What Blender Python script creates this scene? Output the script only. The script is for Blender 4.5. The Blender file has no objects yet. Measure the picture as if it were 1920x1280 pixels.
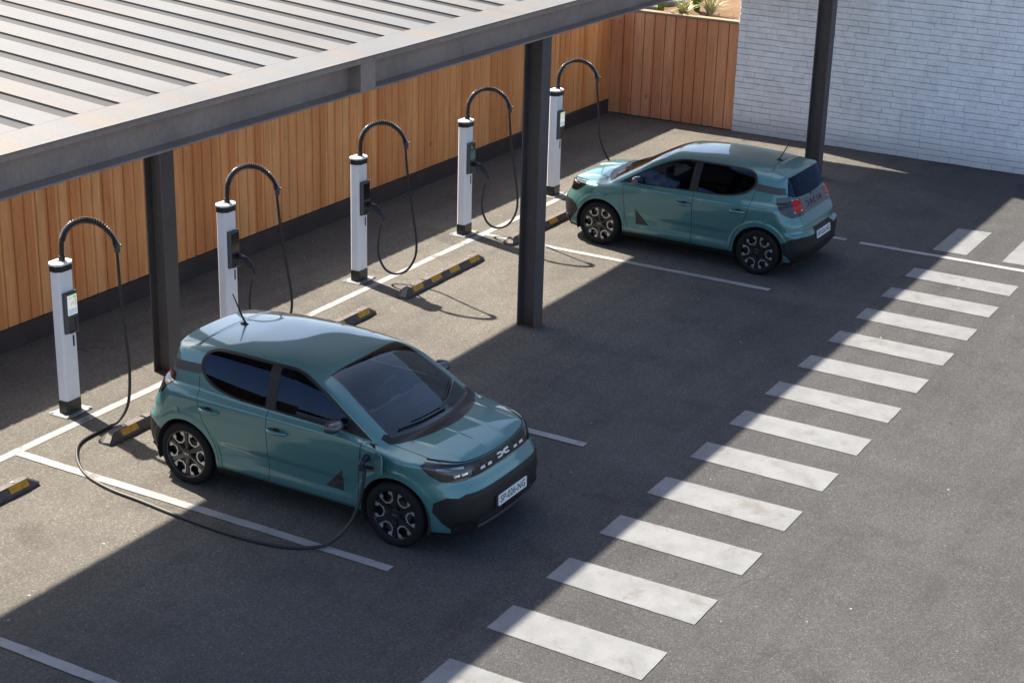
import bpy, math, random
import numpy as np
from mathutils import Vector, Matrix

random.seed(7)
rng = np.random.default_rng(7)
SC = bpy.context.scene
COL = SC.collection
R = math.radians

# ------------------------------------------------------------------ camera
CAM_P = (-11.57870, -12.11725, 7.24701)
YAW, PITCH, ROLL = 0.513813, 0.358504, 0.0285997
cd = bpy.data.cameras.new('camera'); cam = bpy.data.objects.new('camera', cd); COL.objects.link(cam)
cy, sy, cp, sp = math.cos(YAW), math.sin(YAW), math.cos(PITCH), math.sin(PITCH)
fwd = Vector((cy*cp, sy*cp, -sp)); rt = Vector((sy, -cy, 0)); up = rt.cross(fwd)
c_, s_ = math.cos(ROLL), math.sin(ROLL)
rt2 = c_*rt + s_*up; up2 = -s_*rt + c_*up
m = Matrix((rt2, up2, -fwd)).transposed().to_4x4(); m.translation = Vector(CAM_P)
cam.matrix_world = m
cd.sensor_fit = 'HORIZONTAL'; cd.sensor_width = 36.0; cd.lens = 59.106
cd.clip_start = 0.1; cd.clip_end = 2000
SC.camera = cam

# ------------------------------------------------------------------ light
SUN_DIR = Vector((-0.243, -0.855, -1.0)).normalized()
elev = math.asin(-SUN_DIR.z); az = math.atan2(-SUN_DIR.x, -SUN_DIR.y)
w = bpy.data.worlds.new('World'); SC.world = w; w.use_nodes = True
wn = w.node_tree.nodes; wl = w.node_tree.links
bg = wn['Background']
sky = wn.new('ShaderNodeTexSky'); sky.sky_type = 'NISHITA'; sky.sun_disc = False
sky.sun_elevation = elev; sky.sun_rotation = az
sky.air_density = 0.75; sky.dust_density = 1.8; sky.ozone_density = 0.6
wl.new(sky.outputs[0], bg.inputs[0]); bg.inputs[1].default_value = 0.105
ld = bpy.data.lights.new('sun', 'SUN'); ld.energy = 5.0; ld.angle = R(0.8); ld.color = (1.0, 0.90, 0.76)
sun = bpy.data.objects.new('sun', ld); COL.objects.link(sun)
sun.rotation_euler = SUN_DIR.to_track_quat('-Z', 'Y').to_euler()
sun.location = (5, 10, 12)
SC.view_settings.view_transform = 'Standard'; SC.view_settings.look = 'None'
SC.view_settings.gamma = 1.0; SC.view_settings.use_curve_mapping = False
SC.view_settings.exposure = 1.58
SC.cycles.max_bounces = 8; SC.cycles.transparent_max_bounces = 12
SC.cycles.sample_clamp_indirect = 4.0

# ------------------------------------------------------------------ materials
MATS = {}
def new_mat(name):
    mt = bpy.data.materials.new(name); mt.use_nodes = True
    MATS[name] = mt
    nt = mt.node_tree
    return mt, nt, nt.nodes['Principled BSDF'], nt.nodes['Material Output']

class NG:
    """small helper for building node graphs"""
    def __init__(s, nt): s.nt = nt
    def n(s, t, **k):
        nd = s.nt.nodes.new(t)
        for a, b in k.items(): setattr(nd, a, b)
        return nd
    def l(s, a, b): s.nt.links.new(a, b)
    def coord(s, kind='Object'):
        return s.n('ShaderNodeTexCoord').outputs[kind]
    def mapping(s, vec, scale=(1, 1, 1), loc=(0, 0, 0), rot=(0, 0, 0)):
        mp = s.n('ShaderNodeMapping'); s.l(vec, mp.inputs[0])
        mp.inputs['Scale'].default_value = scale; mp.inputs['Location'].default_value = loc; mp.inputs['Rotation'].default_value = rot
        return mp.outputs[0]
    def noise(s, vec, scale, detail=4, rough=0.55, dist=0.0):
        nd = s.n('ShaderNodeTexNoise'); s.l(vec, nd.inputs['Vector'])
        nd.inputs['Scale'].default_value = scale; nd.inputs['Detail'].default_value = detail
        nd.inputs['Roughness'].default_value = rough; nd.inputs['Distortion'].default_value = dist
        return nd.outputs['Fac']
    def voronoi(s, vec, scale, out='Distance', feature='F1'):
        nd = s.n('ShaderNodeTexVoronoi', feature=feature); s.l(vec, nd.inputs['Vector']); nd.inputs['Scale'].default_value = scale
        return nd.outputs[out]
    def ramp(s, fac, stops, interp='LINEAR'):
        nd = s.n('ShaderNodeValToRGB'); s.l(fac, nd.inputs[0]); cr = nd.color_ramp; cr.interpolation = interp
        while len(cr.elements) < len(stops): cr.elements.new(0.5)
        for e, (p, c) in zip(cr.elements, stops):
            e.position = p
            e.color = (c, c, c, 1) if isinstance(c, (int, float)) else (*c, 1)
        return nd.outputs[0]
    def mix(s, fac, a, b, mode='MIX'):
        nd = s.n('ShaderNodeMix', data_type='RGBA', blend_type=mode)
        for i, v in ((0, fac), (6, a), (7, b)):
            if hasattr(v, 'node'): s.l(v, nd.inputs[i])
            elif i == 0: nd.inputs[0].default_value = v
            else: nd.inputs[i].default_value = (*v, 1) if len(v) == 3 else v
        return nd.outputs[2]
    def math(s, op, a, b=0.0):
        nd = s.n('ShaderNodeMath', operation=op)
        for i, v in ((0, a), (1, b)):
            if hasattr(v, 'node'): s.l(v, nd.inputs[i])
            else: nd.inputs[i].default_value = v
        return nd.outputs[0]
    def maprange(s, v, a, b, c, d, smooth=False):
        nd = s.n('ShaderNodeMapRange'); s.l(v, nd.inputs[0])
        if smooth: nd.interpolation_type = 'SMOOTHSTEP'
        for i, x in enumerate((a, b, c, d)): nd.inputs[i+1].default_value = x
        return nd.outputs[0]
    def bump(s, h, strength=0.3, dist=0.01):
        nd = s.n('ShaderNodeBump'); s.l(h, nd.inputs['Height'])
        nd.inputs['Strength'].default_value = strength; nd.inputs['Distance'].default_value = dist
        return nd.outputs[0]
    def sep(s, v):
        nd = s.n('ShaderNodeSeparateXYZ'); s.l(v, nd.inputs[0]); return nd.outputs

def simple(name, col, rough=0.5, metal=0.0, spec=0.5, coat=0.0, var=0.12, vscale=6.0, bump=0.0, bscale=300.0):
    mt, nt, b, o = new_mat(name); g = NG(nt)
    co = g.coord()
    f = g.noise(co, vscale, 5)
    lo = tuple(c*(1-var) for c in col); hi = tuple(min(1, c*(1+var)) for c in col)
    g.l(g.ramp(f, [(0.3, lo), (0.7, hi)]), b.inputs['Base Color'])
    b.inputs['Roughness'].default_value = rough; b.inputs['Metallic'].default_value = metal
    b.inputs['Specular IOR Level'].default_value = spec
    b.inputs['Coat Weight'].default_value = coat; b.inputs['Coat Roughness'].default_value = 0.04
    if bump: g.l(g.bump(g.noise(co, bscale, 3), bump, 0.002), b.inputs['Normal'])
    return mt

def asphalt_mat():
    mt, nt, b, o = new_mat('asphalt'); g = NG(nt)
    co = g.coord(); x, y, z = g.sep(co)
    fine = g.noise(co, 90, 3, 0.7)
    grit = g.voronoi(co, 70, 'Color')
    gs = g.n('ShaderNodeSeparateColor'); g.l(grit, gs.inputs[0])
    mid = g.noise(co, 2.2, 6, 0.6)
    big = g.noise(g.mapping(co, (1, .55, 1)), 0.45, 4, 0.55, 0.6)
    # base colour runs paler and warmer in the parking bays than in the drive lane
    lane = g.maprange(g.math('ADD', y, g.math('MULTIPLY', g.math('SUBTRACT', big, 0.5), 2.2)), -6.4, -2.2, 0.0, 1.0, True)
    base = g.mix(lane, (0.0575, 0.0582, 0.0600), (0.113, 0.106, 0.094))
    t = g.ramp(fine, [(0.25, 0.52), (0.5, 0.96), (0.75, 1.55)])
    c1 = g.mix(1.0, base, t, 'MULTIPLY')
    t2 = g.ramp(gs.outputs[0], [(0.0, 0.70), (0.55, 0.98), (0.88, 1.08), (1.0, 1.6)])
    c1 = g.mix(1.0, c1, t2, 'MULTIPLY')
    gr2 = g.noise(co, 26, 3, 0.6)
    c1 = g.mix(1.0, c1, g.ramp(gr2, [(0.28, 0.93), (0.5, 1.0), (0.72, 1.07)]), 'MULTIPLY')
    t3 = g.ramp(mid, [(0.25, 0.86), (0.5, 1.0), (0.75, 1.11)])
    c1 = g.mix(1.0, c1, t3, 'MULTIPLY')
    t4 = g.ramp(big, [(0.3, 0.84), (0.55, 1.0), (0.75, 1.10)])
    c1 = g.mix(1.0, c1, t4, 'MULTIPLY')
    # oil spots and tyre-dark smears
    oil = g.ramp(g.noise(g.mapping(co, (1, .8, 1), (3, 1, 0)), 1.1, 5, 0.62, 0.4), [(0.60, 1.0), (0.72, 0.74)])
    c1 = g.mix(1.0, c1, oil, 'MULTIPLY')
    trk = g.noise(g.mapping(co, (.22, 2.6, 1)), 1.0, 4, 0.6, 0.5)
    c1 = g.mix(1.0, c1, g.ramp(trk, [(0.30, 0.86), (0.50, 1.0), (0.70, 1.08)]), 'MULTIPLY')
    drip = g.ramp(g.noise(g.mapping(co, (1.2, 1, 1), (7, 2, 0)), 4.5, 4, 0.6), [(0.66, 1.0), (0.74, 0.62)])
    c1 = g.mix(1.0, c1, drip, 'MULTIPLY')
    # pale chips
    chip = g.ramp(g.voronoi(co, 3.3, 'Distance'), [(0.0, 1.0), (0.035, 1.0), (0.05, 0.0)])
    chip2 = g.math('MULTIPLY', chip, g.ramp(g.noise(co, 9, 2), [(0.50, 0.0), (0.56, 0.8)]))
    c1 = g.mix(chip2, c1, (0.40, 0.39, 0.37))
    # litter of grit, bark and small stones
    gv = g.n('ShaderNodeTexVoronoi'); g.l(g.mapping(co, (1, 1.5, 1), (2.3, 4.1, 0), (0, 0, .6)), gv.inputs['Vector']); gv.inputs['Scale'].default_value = 5.5
    gsc = g.n('ShaderNodeSeparateColor'); g.l(gv.outputs['Color'], gsc.inputs[0])
    bit = g.math('MULTIPLY', g.math('LESS_THAN', gv.outputs['Distance'], g.maprange(gsc.outputs[0], 0, 1, .02, .085)), g.math('GREATER_THAN', gsc.outputs[1], .62))
    bit = g.math('MULTIPLY', bit, g.ramp(g.noise(co, .8, 3), [(0.42, 0.0), (0.60, 0.75)]))
    c1 = g.mix(bit, c1, g.ramp(gsc.outputs[2], [(0.0, (0.035, 0.033, 0.032)), (0.5, (0.10, 0.09, 0.08)), (1.0, (0.17, 0.165, 0.155))]))
    # fine cracks
    wn_ = g.n('ShaderNodeTexNoise'); g.l(co, wn_.inputs['Vector']); wn_.inputs['Scale'].default_value = 1.3; wn_.inputs['Detail'].default_value = 5
    mx = g.mix(0.35, co, wn_.outputs['Color'])
    cr = g.voronoi(mx, 0.55, 'Distance', 'DISTANCE_TO_EDGE')
    crk = g.math('MULTIPLY', g.ramp(cr, [(0.0, 1.0), (0.0035, 0.0)]), g.ramp(g.noise(co, .5, 2), [(0.52, 0.0), (0.62, 0.7)]))
    c1 = g.mix(crk, c1, (0.025, 0.025, 0.025))
    g.l(c1, b.inputs['Base Color'])
    b.inputs['Roughness'].default_value = 0.88; b.inputs['Specular IOR Level'].default_value = 0.25
    h = g.math('ADD', g.math('MULTIPLY', fine, 0.6), g.math('MULTIPLY', gs.outputs[1], 0.5))
    g.l(g.bump(h, 0.55, 0.008), b.inputs['Normal'])
    return mt

def road_paint_mat(name='road_paint', wear=0.565, col=(0.186, 0.195, 0.202)):
    mt, nt, b, o = new_mat(name); g = NG(nt)
    co = g.coord('Generated'); geo = g.n('ShaderNodeNewGeometry').outputs['Position']
    f1 = g.noise(geo, 2.6, 9, 0.74, 0.6)
    f2 = g.noise(geo, 60, 3, 0.7)
    w1 = g.math('ADD', f1, g.math('MULTIPLY', g.math('SUBTRACT', f2, 0.5), 0.30))
    worn = g.ramp(w1, [(wear, 0.0), (wear+0.05, 0.85)])
    soil = g.ramp(g.noise(g.mapping(geo, (1, 1, 1), (5, 5, 0)), 3.0, 6, 0.65), [(0.35, 0.80), (0.6, 1.0)])
    speck = g.ramp(f2, [(0.2, 0.86), (0.6, 1.0)])
    c = g.mix(1.0, g.mix(1.0, col, soil, 'MULTIPLY'), speck, 'MULTIPLY')
    c = g.mix(worn, c, (0.13, 0.125, 0.12))
    g.l(c, b.inputs['Base Color'])
    b.inputs['Roughness'].default_value = 0.75; b.inputs['Specular IOR Level'].default_value = 0.25
    g.l(g.bump(f2, 0.4, 0.004), b.inputs['Normal'])
    return mt

def wood_mat(name, a, b2, c3, width, axis, rough=0.6):
    """vertical cedar boards: one tone per board, grain running up"""
    mt, nt, b, o = new_mat(name); g = NG(nt)
    co = g.coord(); s = g.sep(co); u = s[axis]
    idx = g.math('FLOOR', g.math('DIVIDE', u, width))
    wn1 = g.n('ShaderNodeTexWhiteNoise', noise_dimensions='1D'); g.l(idx, wn1.inputs['W'])
    tone = wn1.outputs['Value']
    cv = g.n('ShaderNodeCombineXYZ'); g.l(g.math('MULTIPLY', tone, 37.0), cv.inputs[0]); g.l(g.math('MULTIPLY', tone, 11.0), cv.inputs[2])
    va = g.n('ShaderNodeVectorMath', operation='ADD'); g.l(co, va.inputs[0]); g.l(cv.outputs[0], va.inputs[1])
    v = va.outputs[0]
    grain = g.noise(g.mapping(v, (1, 1, 0.045)), 55, 6, 0.65, 0.3)
    streak = g.noise(g.mapping(v, (1, 1, 0.12)), 9, 5, 0.6, 0.8)
    knot = g.ramp(g.voronoi(g.mapping(v, (1, 1, .6)), 1.6), [(0.0, 0.35), (0.03, 0.5), (0.07, 1.0)])
    base = g.ramp(tone, [(0.0, a), (0.5, b2), (1.0, c3)])
    t = g.ramp(grain, [(0.25, 0.78), (0.5, 1.0), (0.75, 1.12)])
    t2 = g.ramp(streak, [(0.25, 0.80), (0.5, 1.0), (0.75, 1.12)])
    c = g.mix(1.0, g.mix(1.0, g.mix(1.0, base, t, 'MULTIPLY'), t2, 'MULTIPLY'), knot, 'MULTIPLY')
    g.l(c, b.inputs['Base Color']); b.inputs['Roughness'].default_value = rough; b.inputs['Specular IOR Level'].default_value = 0.3
    g.l(g.bump(grain, 0.25, 0.003), b.inputs['Normal'])
    return mt

def steel_mat(name, col, rust=0.25, rough=0.55):
    mt, nt, b, o = new_mat(name); g = NG(nt)
    co = g.coord()
    f = g.noise(co, 1.6, 7, 0.62, 0.4); f2 = g.noise(g.mapping(co, (1, 1, .4)), 40, 3)
    c = g.ramp(f, [(0.3, tuple(x*0.82 for x in col)), (0.65, tuple(x*1.14 for x in col))])
    z = g.sep(co)[2]
    rf = g.math('MULTIPLY', g.ramp(g.noise(co, 7, 5, 0.6), [(0.40, 0.0), (0.62, 1.0)]), g.maprange(z, 0.0, 0.22, 0.8, 0.0, True))
    rf2 = g.math('MAXIMUM', rf, g.ramp(g.noise(co, 4.0, 6, .7), [(0.66, 0.0), (0.76, rust)]))
    c = g.mix(rf2, c, (0.115, 0.055, 0.028))
    c = g.mix(1.0, c, g.ramp(f2, [(0.3, 0.88), (0.7, 1.08)]), 'MULTIPLY')
    g.l(c, b.inputs['Base Color']); b.inputs['Roughness'].default_value = rough; b.inputs['Metallic'].default_value = 0.0
    b.inputs['Specular IOR Level'].default_value = 0.45
    g.l(g.bump(f2, 0.08, 0.002), b.inputs['Normal'])
    return mt

def roof_mat():
    mt, nt, b, o = new_mat('roof_sheet'); g = NG(nt)
    co = g.coord()
    f = g.noise(g.mapping(co, (1.6, .25, 1)), 1.1, 6, 0.6, 0.3)
    f3 = g.noise(co, 35, 4, 0.6)
    c = g.ramp(g.noise(co, .7, 5), [(0.3, (0.108, 0.112, 0.110)), (0.7, (0.140, 0.144, 0.142))])
    # rust that has bled out along the seams between the sheets
    xx = g.sep(co)[0]
    ph = g.math('ABSOLUTE', g.math('SUBTRACT', g.math('FRACT', g.math('DIVIDE', g.math('ADD', xx, 60.11), 0.5)), 0.5))
    near = g.maprange(ph, 0.12, 0.42, 0.9, 0.25, True)
    rf = g.math('MULTIPLY', g.ramp(f, [(0.40, 0.0), (0.64, 0.58)]), near)
    c = g.mix(rf, c, (0.185, 0.128, 0.072))
    c = g.mix(1.0, c, g.ramp(f3, [(0.3, 0.9), (0.7, 1.06)]), 'MULTIPLY')
    g.l(c, b.inputs['Base Color']); b.inputs['Roughness'].default_value = 0.55; b.inputs['Specular IOR Level'].default_value = 0.4
    return mt

def brick_mat():
    mt, nt, b, o = new_mat('painted_brick'); g = NG(nt)
    co = g.coord()
    f = g.noise(co, 1.3, 6, 0.62); f2 = g.noise(co, 26, 5, 0.65); f3 = g.noise(co, 6, 4)
    c = g.ramp(f, [(0.3, (0.76, 0.76, 0.76)), (0.7, (0.87, 0.87, 0.87))])
    c = g.mix(1.0, c, g.ramp(f3, [(0.3, 0.9), (0.6, 1.03)]), 'MULTIPLY')
    c = g.mix(1.0, c, g.ramp(f2, [(0.25, 0.88), (0.6, 1.04)]), 'MULTIPLY')
    zz = g.sep(co)[2]
    dirt = g.math('MULTIPLY', g.maprange(g.math('ADD', zz, g.math('MULTIPLY', f3, -0.35)), -0.15, 0.30, 0.55, 0.0, True), g.ramp(f2, [(0.3, 0.6), (0.6, 1.0)]))
    c = g.mix(dirt, c, (0.40, 0.385, 0.36))
    g.l(c, b.inputs['Base Color']); b.inputs['Roughness'].default_value = 0.7; b.inputs['Specular IOR Level'].default_value = 0.3
    g.l(g.bump(f2, 0.5, 0.008), b.inputs['Normal'])
    return mt

def paint_mat():
    mt, nt, b, o = new_mat('teal_paint'); g = NG(nt)
    co = g.coord()
    lw = g.n('ShaderNodeLayerWeight'); lw.inputs[0].default_value = 0.35
    fl = g.noise(co, 900, 1, 0.5)
    c = g.mix(g.ramp(fl, [(0.35, 0.0), (0.75, 0.25)]), (0.062, 0.178, 0.178), (0.13, 0.29, 0.28))
    g.l(c, b.inputs['Base Color'])
    b.inputs['Metallic'].default_value = 0.35; b.inputs['Roughness'].default_value = 0.38
    b.inputs['Coat Weight'].default_value = 1.0; b.inputs['Coat Roughness'].default_value = 0.03; b.inputs['Coat IOR'].default_value = 1.5
    return mt

def glass_mat(name, tint, rough=0.0, refl=(1, 1, 1), ior=1.52):
    mt, nt, b, o = new_mat(name); g = NG(nt)
    nt.nodes.remove(b)
    tr = g.n('ShaderNodeBsdfTransparent'); tr.inputs[0].default_value = (*tint, 1)
    gl = g.n('ShaderNodeBsdfGlossy'); gl.inputs['Roughness'].default_value = rough + 0.01; gl.inputs[0].default_value = (*refl, 1)
    fr = g.n('ShaderNodeFresnel'); fr.inputs[0].default_value = ior
    co = g.coord(); nz = g.noise(co, 3.0, 4)
    f = g.math('MULTIPLY', fr.outputs[0], g.ramp(nz, [(0.3, 0.92), (0.7, 1.0)]))
    mx = g.n('ShaderNodeMixShader'); g.l(f, mx.inputs[0]); g.l(tr.outputs[0], mx.inputs[1]); g.l(gl.outputs[0], mx.inputs[2])
    g.l(mx.outputs[0], o.inputs[0])
    return mt

def emit_mat(name, col, strength):
    mt, nt, b, o = new_mat(name); g = NG(nt)
    co = g.coord(); f = g.noise(co, 20, 2)
    c = g.mix(1.0, (*col,), g.ramp(f, [(0.3, 0.95), (0.7, 1.0)]), 'MULTIPLY')
    g.l(c, b.inputs['Emission Color']); b.inputs['Emission Strength'].default_value = strength
    b.inputs['Base Color'].default_value = (0.02, 0.02, 0.02, 1); b.inputs['Roughness'].default_value = 0.15
    return mt

def soil_mat():
    mt, nt, b, o = new_mat('sandy_soil'); g = NG(nt)
    co = g.coord(); f = g.noise(co, 3, 6, .65); f2 = g.noise(co, 45, 4, .7)
    c = g.ramp(f, [(0.3, (0.105, 0.058, 0.028)), (0.55, (0.165, 0.10, 0.052)), (0.75, (0.21, 0.14, 0.075))])
    c = g.mix(1.0, c, g.ramp(f2, [(0.25, 0.55), (0.6, 1.15)]), 'MULTIPLY')
    g.l(c, b.inputs['Base Color']); b.inputs['Roughness'].default_value = 0.95
    g.l(g.bump(f2, 0.9, 0.03), b.inputs['Normal'])
    return mt

def leaf_mat(name, a, b2):
    mt, nt, b, o = new_mat(name); g = NG(nt)
    co = g.coord(); rn = g.n('ShaderNodeObjectInfo').outputs['Random']
    f = g.noise(co, 14, 4)
    g.l(g.ramp(f, [(0.3, a), (0.7, b2)]), b.inputs['Base Color']); b.inputs['Roughness'].default_value = 0.5
    b.inputs['Specular IOR Level'].default_value = 0.3
    return mt

def bumper_mat():
    mt, nt, b, o = new_mat('textured_plastic'); g = NG(nt)
    co = g.coord()
    wv = g.n('ShaderNodeTexWave', wave_type='BANDS', bands_direction='DIAGONAL'); g.l(co, wv.inputs[0]); wv.inputs['Scale'].default_value = 55
    f = g.noise(co, 5, 4)
    g.l(g.ramp(f, [(0.3, (0.009, 0.009, 0.010)), (0.7, (0.015, 0.015, 0.016))]), b.inputs['Base Color'])
    b.inputs['Roughness'].default_value = 0.5; b.inputs['Specular IOR Level'].default_value = 0.35
    g.l(g.bump(wv.outputs['Fac'], 0.22, 0.003), b.inputs['Normal'])
    return mt

ASPHALT = asphalt_mat(); ROADPAINT = road_paint_mat(); LINEPAINT = road_paint_mat('line_paint', 0.57, (0.30, 0.31, 0.31))
CEDAR = wood_mat('cedar_boards', (0.59, 0.220, 0.075), (0.70, 0.308, 0.115), (0.74, 0.370, 0.155), 0.1885, 0)
REDWOOD = wood_mat('red_cedar_boards', (0.56, 0.215, 0.095), (0.66, 0.29, 0.14), (0.70, 0.33, 0.165), 0.215, 1)
CAPWOOD = simple('pale_timber', (0.23, 0.17, 0.105), 0.7, var=.15)
BASEBOARD = simple('dark_base_board', (0.042, 0.031, 0.032), 0.8, var=.25, vscale=3)
STEEL = steel_mat('brown_steel', (0.088, 0.074, 0.070), .35)
BEAMST = steel_mat('grey_brown_steel', (0.305, 0.230, 0.185), .12)
ROOF = roof_mat()
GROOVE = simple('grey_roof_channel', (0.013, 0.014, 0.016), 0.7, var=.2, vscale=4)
BOUNCE = simple('white_bounce_sheet', (0.45, 0.44, 0.43), 0.6, var=.05)  # for the added bounce sheet under the roof
BRICK = brick_mat()
MORTAR = simple('painted_mortar', (0.50, 0.50, 0.51), 0.85, var=.2)
PAINT = paint_mat()
BLACK = simple('gloss_black_trim', (0.008, 0.008, 0.009), 0.16, coat=0.6)
DARKTRIM = simple('satin_black_trim', (0.013, 0.012, 0.012), 0.5, spec=.35)
GREYTRIM = simple('dark_grey_trim', (0.050, 0.047, 0.045), 0.5)
GAPM = simple('panel_gap', (0.004, 0.004, 0.004), 0.9)
LINER = simple('cabin_lining', (0.018, 0.018, 0.020), 0.85, vscale=20)
SEATM = simple('seat_cloth', (0.050, 0.052, 0.060), 0.9, vscale=30)
DASHM = simple('dashboard_plastic', (0.075, 0.080, 0.092), 0.6)
DASHL = simple('pale_dashboard_strip', (0.26, 0.27, 0.28), 0.5)
BUMPER = bumper_mat()
TYRE = simple('tyre_rubber', (0.009, 0.009, 0.009), 0.8, spec=.25, bump=.3, bscale=60)
RIMBLK = simple('gloss_black_rim', (0.010, 0.010, 0.011), 0.25, coat=.5)
ALLOY = simple('machined_alloy', (0.54, 0.54, 0.55), 0.32, metal=0.75)
CHROME = simple('bright_metal', (0.75, 0.75, 0.76), 0.15, metal=1.0)
SILVER = simple('satin_silver', (0.70, 0.70, 0.70), 0.4, metal=.2)
WSGLASS = glass_mat('windscreen_glass', (0.66, 0.71, 0.75), 0, (.86, .94, 1), 1.68); SIDEGLASS = glass_mat('side_glass', (0.60, 0.66, 0.70), 0, (.30, .42, .68))
PRIVGLASS = glass_mat('privacy_glass', (0.03, 0.036, 0.045), 0, (.30, .42, .68))
LENS = glass_mat('lamp_lens', (0.86, 0.86, 0.87))
LAMPIN = simple('lamp_housing', (0.045, 0.045, 0.05), 0.3, metal=.5)
LAMPW = simple('lamp_white', (0.75, 0.76, 0.78), 0.25)
REDLAMP = simple('red_lamp', (0.50, 0.006, 0.006), 0.3, spec=.2)
REDDEEP = simple('deep_red_lamp', (0.20, 0.006, 0.008), 0.15, coat=.6)
PLATEM = simple('plate_white', (0.72, 0.73, 0.74), 0.4, var=.03)
INK = simple('black_ink', (0.012, 0.012, 0.013), 0.5)
GRILLEM = simple('black_grille_plastic', (0.007, 0.007, 0.008), 0.35, spec=.35)
DECAL = simple('matt_grey_vinyl', (0.030, 0.029, 0.029), 0.55)
GARNISH = simple('grey_tailgate_trim', (0.11, 0.11, 0.12), 0.35, metal=.3)
MIRRORS = simple('gloss_grey_shell', (0.045, 0.045, 0.048), 0.2, coat=.8)
MIRRORG = simple('mirror_glass', (0.6, 0.62, 0.64), 0.03, metal=1.0)
POSTW = simple('white_powder_coat', (0.84, 0.84, 0.85), 0.42, var=.03, bump=.1)
POSTBLK = simple('black_powder_coat', (0.016, 0.016, 0.018), 0.4)
POSTGREY = simple('grey_bezel', (0.085, 0.087, 0.095), 0.4)
PLATEST = simple('galvanised_plate', (0.45, 0.45, 0.46), 0.35, metal=.6)
SCREENON = emit_mat('lit_screen', (0.80, 0.84, 0.78), 0.26)
SCREENBLUE = emit_mat('lit_screen_blue', (0.50, 0.58, 0.80), 0.26)
SCREENGRN = emit_mat('lit_screen_green', (0.05, 0.62, 0.08), 0.35)
SCREENTXT = emit_mat('screen_text', (0.35, 0.33, 0.31), 0.22)
SCREENOFF = simple('dark_screen', (0.022, 0.019, 0.014), 0.12, coat=.5)
HOSE = simple('black_hose', (0.014, 0.014, 0.015), 0.42)
SPRING = simple('black_spring_wire', (0.022, 0.022, 0.024), 0.25, coat=.6)
CABLEM = simple('black_cable', (0.020, 0.019, 0.020), 0.5)
PLUGM = simple('navy_plug', (0.016, 0.018, 0.030), 0.4)
STOPR = simple('worn_rubber', (0.105, 0.088, 0.082), 0.8, var=.3, vscale=14, bump=.3, bscale=80)
STOPEND = simple('pale_rubber_end', (0.17, 0.155, 0.135), 0.85, var=.3, vscale=14)  # paler tone than the rest of the block
YELLOW = simple('amber_reflector', (0.62, 0.31, 0.030), 0.5, var=.25, vscale=18)
SOIL = soil_mat()
LEAFG = leaf_mat('green_blades', (0.10, 0.17, 0.015), (0.22, 0.30, 0.04))
LEAFP = leaf_mat('pale_striped_blades', (0.26, 0.27, 0.10), (0.50, 0.47, 0.27))
LEAFD = leaf_mat('dry_blades', (0.22, 0.17, 0.08), (0.36, 0.31, 0.18))
ROCKM = simple('grey_stone', (0.22, 0.21, 0.19), 0.85, var=.3)

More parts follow.
